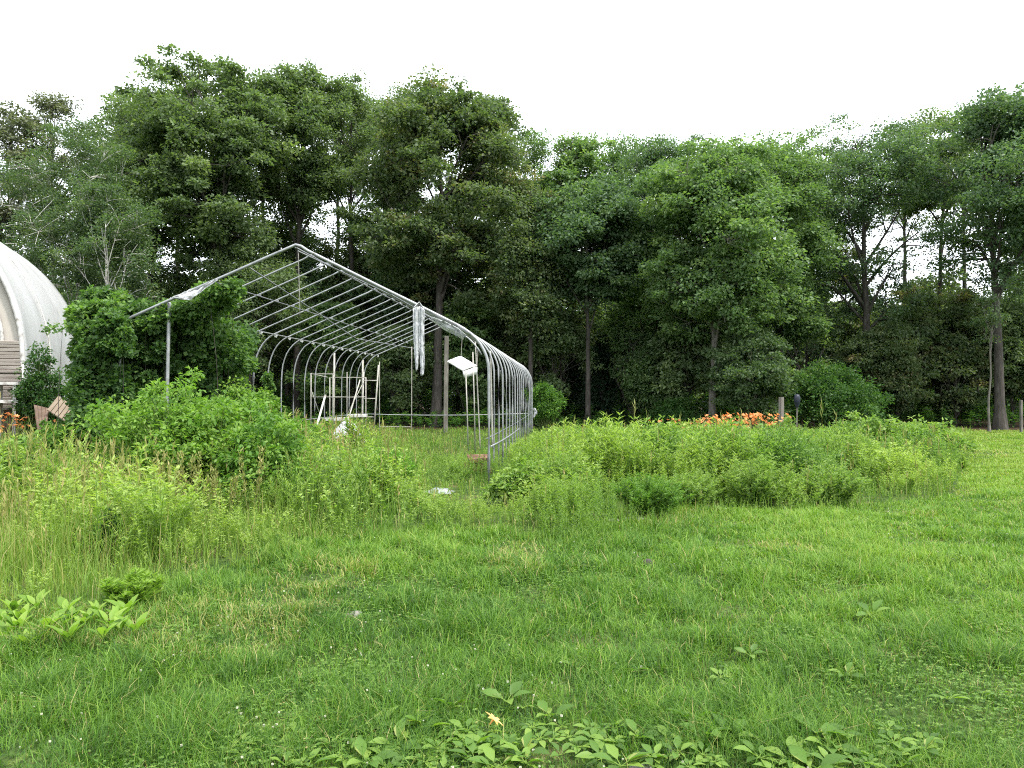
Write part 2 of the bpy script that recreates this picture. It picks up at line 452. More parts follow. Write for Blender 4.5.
# ------------------------------------------------------------------ meadow: tall grass
def veg_height(x, y):
    px, py = to_px(x, y)
    h = np.interp(px, [-200, 0, 150, 300, 360, 430, 500, 560, 700, 900, 960], [.50, .50, .46, .50, .50, .26, .22, .62, .68, .62, .46])
    h = h * np.interp(y, [5, 7, 13, 17, 24, 36], [.72, 1.0, 1.0, .80, .62, .55])
    d = meadow_depth(x, y)
    cap = np.where(px > 470, np.maximum(1.62 - .047 * y, .25), 2.0)
    return np.minimum(cap, h * np.clip(.20 + d * .22, .14, 1) * (.18 + 1.25 * noise(x, y, 1.9, 30) ** 1.6 + 1.25 * noise(x, y, .7, 36) ** 1.6))


g = Geo()
x, y = wedge(330000, 4.6, 36, 1.25)
px, py = to_px(x, y)
md = meadow_depth(x, y)
left = np.clip((430 - px) / 160, 0, 1)
p = np.clip(.26 + .74 * left, 0, 1) * np.clip(.25 + 1.0 * noise(x, y, .5, 31), 0, 1)
keep = (md > 0) & (rng.random(len(x)) < p)
x, y, px, left, md = [t[keep] for t in (x, y, px, left, md)]
n = len(x)
H = veg_height(x, y)
L = H * rng.uniform(.5, 1.25, n)
W = (.0035 + .00095 * np.clip(y - 4, 0, 40)) * rng.uniform(.7, 1.3, n)
big = noise(x, y, 2.6, 33); f2 = noise(x, y, .4, 34)
R = np.clip(.14 + .40 * big + .26 * f2 + .20 * left + rng.normal(0, .10, n), 0, .90)
R = np.where(rng.random(n) < .03 + .05 * left, rng.uniform(.92, 1, n), R)
blades(g, np.stack([x, y, gh(x, y) - .01], 1), rng.uniform(0, 2 * pi, n), L, W, rng.uniform(.05, .75, n), R)
tag(g.build('meadow_grass', M['meadow']), 'tall yellow-green uncut grass beyond the mown lawn', 'grass', kind='stuff')
print('meadow', n)

# ------------------------------------------------------------------ meadow: seeding stalks
g = Geo()
x, y = wedge(26000, 5.2, 30, 1.2)
px, py = to_px(x, y)
md = meadow_depth(x, y)
pr = np.interp(px, [-100, 60, 150, 250, 300, 350, 420, 470, 560, 800, 900, 960], [.40, .40, .45, .35, .5, .5, .25, .12, .09, .10, .25, .25]) * np.clip(noise(x, y, .9, 35) * 1.8 - .45, 0, 1)
keep = (md > .5) & (rng.random(len(x)) < pr)
x, y, px = x[keep], y[keep], px[keep]; n = len(x)
H = veg_height(x, y) * rng.uniform(1.05, 1.5, n) + .06
az = rng.uniform(0, 2 * pi, n); bend = rng.uniform(.03, .3, n)
P = np.stack([x, y, gh(x, y)], 1)
reddish = np.where((px > 300) & (px < 350), .35, 0.)
R = np.clip(rng.normal(.35, .18, n) + reddish, 0, 1)
wd = .0022 + .0005 * y
blades(g, P, az, H, wd, bend, R)
tip = P + np.stack([np.cos(az) * H * bend * .9 * .72, np.sin(az) * H * bend * .9 * .72, H * (.86 - .55 * bend * .72)], 1)
for k in range(5):
    dd = np.stack([np.cos(az) * bend + rng.normal(0, .22, n), np.sin(az) * bend + rng.normal(0, .22, n), np.ones(n)], 1)
    nn = rng.normal(0, 1, (n, 3))
    leaves(g, tip + np.array([0, 0, 1.]) * (H * .045 * k)[:, None], dd, nn, H * .11, .009 + .0009 * y, np.clip(R + rng.normal(0, .1, n), 0, 1))
tag(g.build('seeding_grass_stalks', M['seed']), 'straw coloured seeding grass stalks standing above the meadow', 'grass', kind='stuff')
print('seed', n)

# ------------------------------------------------------------------ meadow: leafy weeds
def weed_template(nl, L, W, branch=0, up=.7, seed=0, stemw=.006):
    r_ = np.random.default_rng(seed)
    g = Geo()
    stems = [(np.zeros(3), np.array([0, 0, 1.]), 1.0)]
    for b in range(branch):
        a = r_.uniform(0, 6.28); z = r_.uniform(.25, .6)
        stems.append((np.array([0, 0, z]), unit(np.array([cos(a) * .55, sin(a) * .55, 1.])), (1.02 - z) * r_.uniform(.7, 1)))
    for o_, d_, ln in stems:
        k = int(nl * ln)
        t = r_.beta(1.7, 1.1, k)
        bow = np.array([r_.normal(0, .06), r_.normal(0, .06), 0])
        c = o_ + d_ * (t * ln)[:, None] + bow * (t * t)[:, None]
        a = np.arange(k) * 2.4 + r_.normal(0, .3, k)
        el = r_.uniform(up - .35, up + .35, k)
        d = np.stack([np.cos(a), np.sin(a), el], 1)
        nn = np.stack([-np.cos(a) * el, -np.sin(a) * el, np.ones(k)], 1) + r_.normal(0, .35, (k, 3))
        sz = (1.15 - .55 * t) * r_.uniform(.7, 1.25, k)
        leaves(g, c, d, nn, L * sz, W * sz, np.clip(.28 + .34 * t + r_.normal(0, .13, k), 0, 1), .15)
        for q in (0, 1):
            s = np.array([1., 0, 0] if q else [0, 1., 0]) * stemw
            e = o_ + d_ * ln + bow
            g.add([o_ - s, o_ + s, e + s * .3, e - s * .3], [[0, 1, 2, 3]], .2)
    return g.arrays()


# thin goldenrod, bushier goldenrod, broad-leaved
TW = [weed_template(40, .14, .028, 0, .7, 1), weed_template(34, .13, .028, 3, .7, 2), weed_template(26, .13, .055, 2, .45, 3), weed_template(50, .11, .014, 4, .9, 4)]
TF = [weed_template(18, .22, .045, 0, .8, 5), weed_template(16, .20, .045, 2, .8, 6)]
g = Geo()
x, y = wedge(66000, 5.0, 36, .95)
px, py = to_px(x, y)
md = meadow_depth(x, y)
p = np.interp(px, [-200, 60, 150, 300, 420, 470, 540, 960], [.20, .24, .36, .42, .50, .65, .90, .8]) * np.clip(.25 + 1.1 * noise(x, y, 1.2, 40), 0, 1)
keep = (md > -.1) & (rng.random(len(x)) < p * np.clip(.35 + .4 * md, 0, 1) * np.clip(2.2 * noise(x, y, 1.0, 45) - .25, .15, 1))
x, y, px = x[keep], y[keep], px[keep]
n = len(x)
H = veg_height(x, y) * rng.uniform(.75, 1.35, n)
hue = .06 + (noise(x, y, 1.9, 41) - .5) * .75 + (noise(x, y, .6, 42) - .5) * .45 + rng.normal(0, .05, n)
tp = np.where(y > 17, 4 + rng.integers(0, 2, n), np.clip((noise(x, y, 2.4, 43) * 6.5 - 1.2 + rng.normal(0, .5, n)).astype(int), 0, 3))
P = np.stack([x, y, gh(x, y) - .01], 1)
for k in range(6):
    s = tp == k
    if s.any():
        replicate(g, (TW + TF)[k], P[s], rng.uniform(0, 6.28, s.sum()), H[s], hue[s], rng.normal(0, .12, (s.sum(), 2)))
tag(g.build('tall_weeds', M['weed']), 'bright yellow-green leafy weeds massed over the uncut ground', 'weeds', kind='stuff')
print('weeds', n, g.n)


# ------------------------------------------------------------------ foliage builders
def clump_leaves(g, C, rad, per, L, W, base_r, flat=.5, nz=.7, r_=rng, jitter=.14):
    """leaf sprays: C (m,3) centres, rad (m), per leaves each"""
    m = len(C)
    rad = np.broadcast_to(rad, (m,)); base_r = np.broadcast_to(base_r, (m,))
    off = r_.normal(0, 1, (m * per, 3))
    off = off / np.maximum(np.linalg.norm(off, axis=1, keepdims=True), 1e-6) * (r_.random((m * per, 1)) ** .5)
    off[:, 2] *= flat
    R = np.repeat(rad, per)[:, None]
    pos = np.repeat(C, per, 0) + off * R
    pos[:, 2] -= .25 * flat * R[:, 0] * (off[:, 0] ** 2 + off[:, 1] ** 2)
    d = off * np.array([1, 1, .4]) + r_.normal(0, .45, off.shape) + np.array([0, 0, -.12])
    nn = np.array([0, 0, 1.]) + r_.normal(0, nz, off.shape)
    s = r_.uniform(.65, 1.3, m * per)
    leaves(g, pos, d, nn, L * s, W * s, np.clip(np.repeat(base_r, per) + r_.normal(0, jitter, m * per), 0, 1), .12)


def bez(a, b, lift, k=6, wob=0.0, r_=rng):
    a, b = np.asarray(a, float), np.asarray(b, float)
    mid = (a + b) / 2 + np.array([0, 0, lift]) + r_.normal(0, wob, 3)
    t = np.linspace(0, 1, k)[:, None]
    return (1 - t) ** 2 * a + 2 * t * (1 - t) * mid + t ** 2 * b


def make_tree(H, cb, rx, seed, nclump=230, per=120, leaf=.19, trunk_r=None, limbs=15, fork=.45, fill=.42, crad=.75, lean=0.0, skew=0.0, gapscale=3.0, gap=.30, topw=.5):
    """trunk and crown geometry round the origin; crown = uneven ellipsoid from cb to H"""
    r_ = np.random.default_rng(seed)
    crown, wood = Geo(), Geo()
    tr = trunk_r or .011 * H + .02
    top = H * .86
    k = 12
    z = np.linspace(-.15, top, k)
    wob = np.cumsum(r_.normal(0, .06, (k, 2)), 0) * np.linspace(0, 1.4, k)[:, None]
    tp = np.stack([wob[:, 0] + lean * z, wob[:, 1], z], 1)
    trad = tr * (1 - .86 * np.linspace(0, 1, k) ** .9); trad[0] *= 1.5
    tube(wood, tp, trad, 8, .5)
    cz, hz = (H + cb) / 2, (H - cb) / 2

    def trunk_at(zz):
        return np.array([np.interp(zz, tp[:, 2], tp[:, 0]), np.interp(zz, tp[:, 2], tp[:, 1]), zz])
    # the crown is a heap of uneven lobes, each carried by its own limb
    cen = np.array([lean * cz + skew, 0, cz])
    nl = limbs
    lc, lrad = [], []
    for q in range(nl):
        zz = -.86 + 1.74 * (q + .5) / nl + r_.normal(0, .06)
        wd = math.sqrt(max(1 - zz * zz * (1 if zz < 0 else .80 + .2 * (1 - topw)), .05))
        a = q * 2.4 + r_.normal(0, .45)
        rad = rx * r_.uniform(.38, .60)
        q_ = r_.uniform(.45, 1.0) ** .6 * max(wd * rx * 1.04 - rad * .75, .0)
        zc = cz + zz * (hz - rad * .70)
        lc.append([cen[0] + cos(a) * q_, sin(a) * q_, zc]); lrad.append(rad)
    lc.append([cen[0] + r_.normal(0, .12 * rx), 0, H - rx * .46]); lrad.append(rx * .50)
    lc, lrad = np.array(lc), np.array(lrad)
    lp, lr = [], []
    for c, rad in zip(lc, lrad):
        hd = math.hypot(c[0] - cen[0] * .5, c[1])
        za = np.clip(c[2] - hd * (fork + .3) - r_.uniform(.3, 1.5), cb * .72, top * .92)
        pts = bez(trunk_at(za), c + [0, 0, .15 * rad], .12 * hd, 8, .22, r_)
        r0 = max(.42 * tr * (1 - .55 * za / H), .024)
        rr = np.linspace(r0, r0 * .34, 8)
        tube(wood, pts, rr, 5, .5)
        lp.append(pts[3:]); lr.append(rr[3:])
        for k2 in range(3):                  # forks into the lobe
            e = c + unit(r_.normal(0, 1, 3) + np.array([0, 0, .5])) * rad * .7
            p2 = bez(pts[4 + k2], e, .1 * rad, 6, .08, r_)
            r2 = np.linspace(rr[4 + k2] * .75, .012, 6)
            tube(wood, p2, r2, 4, .5); lp.append(p2[1:]); lr.append(r2[1:])
    lp = np.concatenate(lp); lr = np.concatenate(lr)
    # leaf sprays on and in the lobes
    share = r_.choice(len(lc), nclump * 3, p=lrad ** 2 / (lrad ** 2).sum())
    u = unit(r_.normal(0, 1, (nclump * 3, 3)) + np.array([0, 0, .18]))
    rr = np.where(r_.random(len(u)) < fill, r_.uniform(.35, .85, len(u)), r_.uniform(.85, 1.12, len(u)))
    T = lc[share] + u * (rr * lrad[share])[:, None] * np.array([1, 1, .82])
    gp = noise(T[:, 0] + T[:, 1] * .7, T[:, 2] * 1.3 + T[:, 1] * .4, gapscale * .5, seed % 50)
    T = T[(gp > gap) & (T[:, 2] > cb * .8)][:nclump]
    for c in T:
        dd = np.linalg.norm(lp - c, axis=1) + .6 * np.maximum(lp[:, 2] - c[2], 0)
        b = dd.argmin()
        ln = np.linalg.norm(lp[b] - c)
        tube(wood, bez(lp[b], c, .08 * ln, 4, .1 * ln * .5, r_), np.linspace(min(lr[b] * .8, .05), .012, 4), 4, .4)
    cr = crad * r_.uniform(.45, 1.3, len(T))
    hue = np.clip(.42 + r_.normal(0, .13, len(T)) + (r_.random(len(T)) < .12) * .30, 0, 1)
    clump_leaves(crown, T, cr * .98, int(per * 1.08), leaf * .80, leaf * .50, hue, .5, .75, r_, .15)
    return crown, wood


def place_tree(name, label, cat, px, ytop, hw, Y, cby, mat, bark, group=None, seed=0, base=None, **kw):
    X = (px - 512) / FOC * Y
    H = CAMH + (HOR - ytop) / FOC * Y
    cb = max(CAMH + (HOR - cby - 14) / FOC * Y, .6)
    kw['leaf'] = kw.get('leaf', .19) * (.82 + .5 * ((seed * .618) % 1))
    kw['nclump'] = int(kw.get('nclump', 230) * 1.6); kw['gap'] = kw.get('gap', .3) - .045
    crown, wood = make_tree(H * 1.015, cb, hw / FOC * Y * 1.0, seed, **kw)
    root = thing(name, label, cat, (X, Y, float(gh(X, Y))), 0, group)
    wood.build('trunk', M[bark], root)
    crown.build('crown', M[mat], root)
    return root


# ------------------------------------------------------------------ the front row of trees
TREES = [
    # name, label, px, ytop, halfwidth, Y, crown bottom y, mat, bark, kwargs
    ('tree', 'sparse greyish tree at the left edge, its thin crown open to the sky', 4, 104, 44, 45, 250, 'greyleaf', 'bark', dict(nclump=130, per=55, crad=.6, gap=.42)),
    ('tree', 'sparse greyish treetop rising behind the birch, left of the tallest maple', 52, 92, 34, 47, 230, 'greyleaf', 'bark', dict(nclump=110, per=60, crad=.6, gap=.40)),
    ('birch_tree', 'grey-green birch with slim white trunk behind the white plastic house', 74, 122, 70, 33, 330, 'birch', 'birchbark', dict(nclump=250, per=110, leaf=.13, trunk_r=.10, crad=.62, gap=.30, fork=.8)),
    ('birch_tree', 'smaller birch with forked pale stems just left of the vine mass', 112, 185, 48, 31, 345, 'birch', 'birchbark', dict(nclump=150, per=90, leaf=.12, trunk_r=.07, crad=.5, gap=.34, fork=.9)),
    ('maple_tree', 'leafy maple on the left shoulder of the tallest crown', 150, 90, 58, 41, 300, 'maple', 'bark', dict(nclump=230)),
    ('maple_tree', 'tallest broad maple, dark forked limbs showing in its middle', 214, 50, 88, 40, 262, 'maple', 'bark', dict(nclump=330, per=125, fork=1.0, gap=.54, trunk_r=.26)),
    ('maple_tree', 'open maple above the frame ridge with sky between bare dark limbs', 296, 66, 62, 43, 225, 'maple', 'bark', dict(nclump=230, per=100, gap=.57, fork=1.1)),
    ('maple_tree', 'narrow maple between the open maple and the dark brownish oak', 352, 80, 50, 44, 240, 'maple', 'bark', dict(nclump=190, gap=.54)),
    ('oak_tree', 'dark brownish-green oak standing tallest behind the right rafter', 436, 80, 82, 39, 300, 'oak', 'bark', dict(nclump=340, per=125, trunk_r=.28, gap=.50)),
    ('oak_tree', 'low bronze-tinged oak tucked against the right side of the dark oak', 530, 180, 44, 38, 330, 'oak', 'bark', dict(nclump=150, gap=.34)),
    ('tree', 'pale green treetop in the dip of the skyline', 572, 132, 44, 50, 230, 'ash', 'bark', dict(nclump=150, gap=.36, crad=.7)),
    ('maple_tree', 'rounded deep green maple with several dark stems right of the frame', 588, 178, 64, 38, 296, 'deep', 'bark', dict(nclump=240, per=125, gap=.28, fork=.9)),
    ('tree', 'bluish green tree rising behind the rounded deep green maple', 648, 136, 48, 46, 290, 'deep', 'bark', dict(nclump=200, gap=.30)),
    ('ash_tree', 'full bright green ash with grey trunk behind the orange lilies', 712, 138, 84, 36, 348, 'ash', 'palebark', dict(nclump=420, per=125, gap=.20, trunk_r=.20, topw=.9, leaf=.17, fork=.6)),
    ('tree', 'dense green tree crowding the right side of the bright ash', 782, 136, 54, 39, 330, 'ash', 'bark', dict(nclump=260, gap=.24, topw=.8)),
    ('oak_tree', 'airy oak with straight dark trunk and sky showing through its crown', 866, 114, 76, 40, 330, 'deep', 'bark', dict(nclump=250, per=95, gap=.46, trunk_r=.27, fork=.5)),
    ('tree', 'thin airy tree filling the skyline left of the right-hand oak', 938, 114, 44, 44, 240, 'maple', 'bark', dict(nclump=130, per=75, gap=.55)),
    ('oak_tree', 'tall oak at the right edge with long bare limbs reaching left', 1000, 84, 80, 36, 285, 'deep', 'bark', dict(nclump=260, per=105, gap=.53, trunk_r=.25, fork=.5)),
    ('maple_tree', 'dark maple cut off by the right edge of the picture', 1066, 66, 60, 39, 300, 'maple', 'bark', dict(nclump=230)),
    ('maple_tree', 'brownish young maple under the bare limbs of the right-edge oak', 938, 284, 66, 42, 385, 'oak', 'bark', dict(nclump=190, per=110, gap=.28, trunk_r=.10, crad=.65)),
    ('tree', 'olive green young tree beside the trunk of the airy oak', 882, 322, 44, 39.5, 392, 'oak', 'bark', dict(nclump=130, per=110, gap=.28, trunk_r=.08, crad=.55)),
    ('tree', 'low spreading tree with pale green layered sprays over the lilies', 752, 330, 50, 34.5, 402, 'birch', 'bark', dict(nclump=150, per=90, leaf=.13, gap=.34, trunk_r=.06, crad=.5)),
    ('tree', 'shady young tree filling under the dark oak and the bronze oak', 500, 290, 50, 43, 395, 'oak', 'bark', dict(nclump=150, per=100, gap=.36, trunk_r=.10)),
    ('maple_tree', 'shady green maple low behind the left hoops', 250, 240, 60, 40, 370, 'maple', 'bark', dict(nclump=190, per=110, gap=.32)),
    ('maple_tree', 'young maple low at the right edge under the tall oak', 1030, 300, 50, 40, 390, 'maple', 'bark', dict(nclump=150, per=110, gap=.30, trunk_r=.10)),
    ('maple_tree', 'young light green maple in the gap right of the slim spruce', 650, 262, 46, 41, 370, 'ash', 'bark', dict(nclump=140, per=105, gap=.34, trunk_r=.09)),
    ('maple_tree', 'shady maple behind the ridge of the frame', 372, 250, 60, 46, 360, 'oak', 'bark', dict(nclump=170, per=100, gap=.38)),
    ('maple_tree', 'slender maple closing the gap right behind the frame ridge', 288, 176, 44, 46, 300, 'maple', 'bark', dict(nclump=150, per=85, gap=.40)),
    ('maple_tree', 'treetop in the step of the skyline right of the dark oak', 536, 134, 34, 51, 250, 'ash', 'bark', dict(nclump=110, per=85, gap=.4)),
    ('young_tree', 'light green young tree low behind the middle of the frame roof', 330, 300, 40, 40.5, 405, 'ash', 'bark', dict(nclump=100, per=80, gap=.42, trunk_r=.06, crad=.5)),
    ('young_tree', 'light green young tree seen left of the hanging plastic strip', 398, 318, 34, 39.5, 408, 'maple', 'bark', dict(nclump=90, per=80, gap=.42, trunk_r=.06, crad=.5)),
    ('young_tree', 'thin leafy young tree right of the far square wooden post', 466, 300, 34, 40.5, 405, 'ash', 'bark', dict(nclump=85, per=75, gap=.45, trunk_r=.06, crad=.5)),
    ('young_tree', 'leafy young tree just right of the frame over the small bright shrub', 556, 318, 34, 39.5, 405, 'maple', 'bark', dict(nclump=90, per=80, gap=.42, trunk_r=.06, crad=.5)),
    ('young_tree', 'light young tree in the gap between the spruce and the ash', 634, 330, 32, 39.5, 408, 'ash', 'bark', dict(nclump=90, per=80, gap=.40, trunk_r=.06, crad=.5)),
    ('young_tree', 'leafy young tree low at the left side of the ash trunk', 686, 322, 32, 38, 408, 'maple', 'bark', dict(nclump=90, per=80, gap=.40, trunk_r=.06, crad=.5)),
    ('young_tree', 'leafy young tree behind the post and the dense round shrub', 800, 318, 36, 38.5, 405, 'ash', 'bark', dict(nclump=100, per=80, gap=.38, trunk_r=.06, crad=.5)),
    ('young_tree', 'leafy young tree over the grey boulder at the wood edge', 896, 350, 30, 39, 412, 'oak', 'bark', dict(nclump=90, per=80, gap=.40, trunk_r=.05, crad=.45)),
    ('young_tree', 'leafy young tree left of the pale thin sapling', 956, 338, 32, 40, 410, 'oak', 'bark', dict(nclump=90, per=80, gap=.42, trunk_r=.05, crad=.45)),
    ('young_tree', 'leafy young tree between the right-edge oak trunk and the pale post', 1014, 345, 26, 40.5, 410, 'oak', 'bark', dict(nclump=80, per=80, gap=.40, trunk_r=.05, crad=.45)),
    ('maple_tree', 'treetop just behind the left shoulder of the tallest maple, over the birches', 116, 92, 44, 50, 260, 'maple', 'bark', dict(nclump=130, per=90)),
    ('maple_tree', 'treetop filling the skyline between the left-shoulder maple and the tallest maple', 180, 74, 46, 51, 190, 'maple', 'bark', dict(nclump=100, per=70, gap=.5)),
    ('maple_tree', 'treetop filling the skyline between the tallest maple and the open maple', 262, 68, 44, 52, 190, 'oak', 'bark', dict(nclump=90, per=70, gap=.52)),
    ('maple_tree', 'treetop filling the skyline behind the narrow maple', 338, 80, 46, 52, 190, 'maple', 'bark', dict(nclump=95, per=70, gap=.5)),
    ('maple_tree', 'treetop in the notch just left of the dark oak top', 392, 88, 40, 51, 230, 'oak', 'bark', dict(nclump=110, per=90)),
    ('oak_tree', 'oak top falling away at the right shoulder of the dark oak', 492, 96, 42, 48, 260, 'oak', 'bark', dict(nclump=140, per=100)),
    ('tree', 'green treetop on the level skyline left of the ash', 616, 139, 40, 52, 260, 'ash', 'bark', dict(nclump=120, per=90)),
    ('tree', 'green treetop on the level skyline behind the left half of the ash', 684, 134, 44, 51, 260, 'deep', 'bark', dict(nclump=130, per=90)),
    ('tree', 'green treetop on the level skyline behind the right half of the ash', 738, 138, 44, 50, 260, 'ash', 'bark', dict(nclump=130, per=90)),
    ('tree', 'treetop in the skyline notch left of the airy oak', 812, 132, 40, 52, 260, 'maple', 'bark', dict(nclump=120, per=90)),
    ('tree', 'treetop in the skyline behind the right side of the airy oak', 905, 118, 40, 52, 230, 'birch', 'bark', dict(nclump=90, per=65, gap=.55)),
    ('tree', 'treetop in the skyline just left of the right-edge oak', 966, 108, 40, 51, 230, 'maple', 'bark', dict(nclump=90, per=65, gap=.55)),
    ('maple_tree', 'leafy maple low behind the birches and the vine mass', 130, 215, 70, 42, 372, 'maple', 'bark', dict(nclump=200, per=110, gap=.30)),
]
for k, (nm, lb, px, yt, hw, Y_, cby, mt, bk, kw) in enumerate(TREES):
    place_tree(nm, lb, 'tree', px, yt, hw, Y_, cby, mt, bk, seed=100 + k, **kw)
print('front trees done')


def make_spruce(H, R, seed):
    r_ = np.random.default_rng(seed)
    crown, wood = Geo(), Geo()
    tube(wood, [[0, 0, -.1], [0, 0, H * .5], [0, 0, H]], [.09, .05, .01], 6)
    P, D = [], []
    for z in np.arange(.5, H * .97, .26):
        rad = R * (1 - z / H) ** .8
        nb = 9
        for b in range(nb):
            a = b * 6.28 / nb + z * 3 + r_.normal(0, .2)
            ln = rad * r_.uniform(.75, 1.1)
            e = np.array([cos(a) * ln, sin(a) * ln, z - .28 * ln])
            tube(wood, [[0, 0, z], e * [.5, .5, 1] + [0, 0, .14 * ln * .5], e], [.015, .01, .004], 4)
            t = r_.uniform(.12, 1, int(16 + 46 * ln / R))
            pp = np.array([0, 0, z]) * (1 - t)[:, None] + e * t[:, None] + np.array([0, 0, .07 * ln])
            pp += r_.normal(0, .06, pp.shape)
            P.append(pp); D.append(np.array([cos(a), sin(a), -.25]) + r_.normal(0, .55, pp.shape))
    P, D = np.concatenate(P), np.concatenate(D)
    leaves(crown, P, D, np.array([0, 0, 1.]) + r_.normal(0, .5, P.shape), .22, .06, r_.random(len(P)))
    return crown, wood


for px, Y_, H, R, lb in ((602, 42, 4.9, 1.7, 'dark slim spruce in the shade behind the far end of the hoops'),
                         (574, 47, 4.2, 1.5, 'smaller dark spruce in the shade left of the slim spruce')):
    X_ = (px - 512) / FOC * Y_
    root = thing('spruce_tree', lb, 'tree', (X_, Y_, 0))
    c, w = make_spruce(H, R, int(px))
    w.build('trunk', M['bark'], root); c.build('crown', M['needles'], root)

# ------------------------------------------------------------------ slim woodland trees just behind the front row
WT = []
for s in range(3):
    H = 12.5 + s
    c, w = make_tree(H, 3.6, 2.6, 500 + s, nclump=120, per=70, leaf=.26, trunk_r=.11 + .02 * s, limbs=10, crad=.9, gap=.28, fill=.4)
    root = thing('woodland_tree', 'x', 'tree', (0, 0, 0), 0, 'slim trees in the shade of the woods')
    w.build('trunk', M['bark'], root); c.build('crown', M[('oak', 'maple', 'deep')[s]], root)
    WT.append(root)
SPOTS = [(-20, 47, 'left of the white plastic house'), (38, 49, 'behind the crown of the white-stemmed birch'), (96, 46, 'between the two birches'), (160, 48, 'behind the vine mass on the frame'),
         (196, 45, 'behind the grey front post of the frame'), (236, 47, 'above the leafy shrub at the frame corner'), (268, 45, 'seen past the second hoop'), (290, 49, 'seen through the middle left hoops'),
         (312, 44, 'behind the tall shelf rack'), (338, 47, 'behind the white shelf board'), (366, 46, 'behind the leaning ladder'), (392, 43, 'between the ladder and the hanging plastic strip'),
         (418, 46, 'right behind the hanging plastic strip'), (436, 43.5, 'left of the far square wooden post'), (458, 44, 'behind the hanging white panel'), (480, 46, 'framed by the first right-hand hoop legs'),
         (516, 43, 'over the far hoop legs'), (545, 44, 'between the hoops and the small spruce'), (562, 41.5, 'just right of the last hoop'), (622, 45, 'right of the slim spruce'),
         (640, 43.5, 'standing dark in the gap left of the ash'), (672, 46, 'at the left rim of the ash crown'), (738, 45, 'behind the lilies right of the ash trunk'), (806, 44, 'behind the round dense shrub'),
         (846, 46, 'left of the airy oak trunk'), (900, 45, 'right of the airy oak trunk'), (922, 48, 'under the brownish young maple'), (956, 45, 'between the brownish maple and the pale thin stem'),
         (978, 47, 'left of the pale thin stem'), (1012, 44, 'right of the tall right-edge oak trunk'), (1048, 47, 'beyond the pale post at the right edge')]
for k, (px, Y_, where) in enumerate(SPOTS):
    o = WT[k % 3]
    X_ = (px - 512) / FOC * Y_
    lb = 'slim dark woodland tree ' + where
    if k < 3:
        o.location = (X_, Y_, 0); o['label'] = lb
    else:
        copy_thing(o, (X_, Y_, 0), rng.uniform(0, 6.28), rng.uniform(.82, 1.08) * (.58 if px > 870 else .72 if 150 < px < 330 else .9), lb)

# ------------------------------------------------------------------ the woods beyond, one mass
gl, gw = Geo(), Geo()
wt = []
for s in range(3):
    c, w = make_tree(13.5, 2.2, 3.4, 600 + s, nclump=95, per=42, leaf=.42, trunk_r=.13, limbs=8, crad=1.15, gap=.22, fill=.45)
    wt.append((c.arrays(), w.arrays()))
wl = []
for s in range(2):
    c, w = make_tree(6.0 + s, .35, 2.5, 620 + s, nclump=75, per=40, leaf=.40, trunk_r=.05, limbs=7, crad=.95, gap=.15, fill=.5)
    wl.append((c.arrays(), w.arrays()))
N = 150
Yl = rng.uniform(50, 84, N); Xl = (rng.random(N) * 2 - 1) * (.78 * Yl)
for s in range(2):
    k = np.arange(N) % 2 == s
    P = np.stack([Xl[k], Yl[k], 0 * Xl[k]], 1); rz = rng.uniform(0, 6.28, k.sum()); sc = rng.uniform(.7, 1.1, k.sum())
    replicate(gl, wl[s][0], P, rz, sc, rng.normal(0, .1, k.sum())); replicate(gw, wl[s][1], P, rz, sc)
N = 130
Yw = rng.uniform(51, 84, N); Xw = (rng.random(N) * 2 - 1) * (.78 * Yw)
for s in range(3):
    k = np.arange(N) % 3 == s
    P = np.stack([Xw[k], Yw[k], 0 * Xw[k]], 1); rz = rng.uniform(0, 6.28, k.sum()); sc = rng.uniform(.60, .86, k.sum())
    replicate(gl, wt[s][0], P, rz, sc, rng.normal(0, .1, k.sum())); replicate(gw, wt[s][1], P, rz, sc)
woods = thing('woods', 'dense far woods closing off the view behind the tree line', 'woods', (0, 0, 0))
woods['kind'] = 'stuff'
for gg, nm, mt in ((gl, 'foliage', 'maple'), (gw, 'trunks', 'bark')):
    o = gg.build(nm, M[mt], woods); o['kind'] = 'stuff'

# undergrowth in the shade at the foot of the woods
g = Geo()
x, y = wedge(5200, 34.5, 62, .6)
px, py = to_px(x, y)
keep = (noise(x, y, 3.0, 50) > .30) & ((px < 900) | (y > 37))
x, y = x[keep], y[keep]; n = len(x)
replicate(g, weed_template(15, .26, .11, 2, .4, 9), np.stack([x, y, gh(x, y)], 1), rng.uniform(0, 6.28, n), .45 + 1.1 * rng.random(n) ** 2 * np.clip((y - 33) / 8, .4, 1.6), rng.normal(0, .12, n), rng.normal(0, .15, (n, 2)))
tag(g.build('undergrowth', M['darkshrub']), 'dark leafy undergrowth along the foot of the woods', 'undergrowth', kind='stuff')


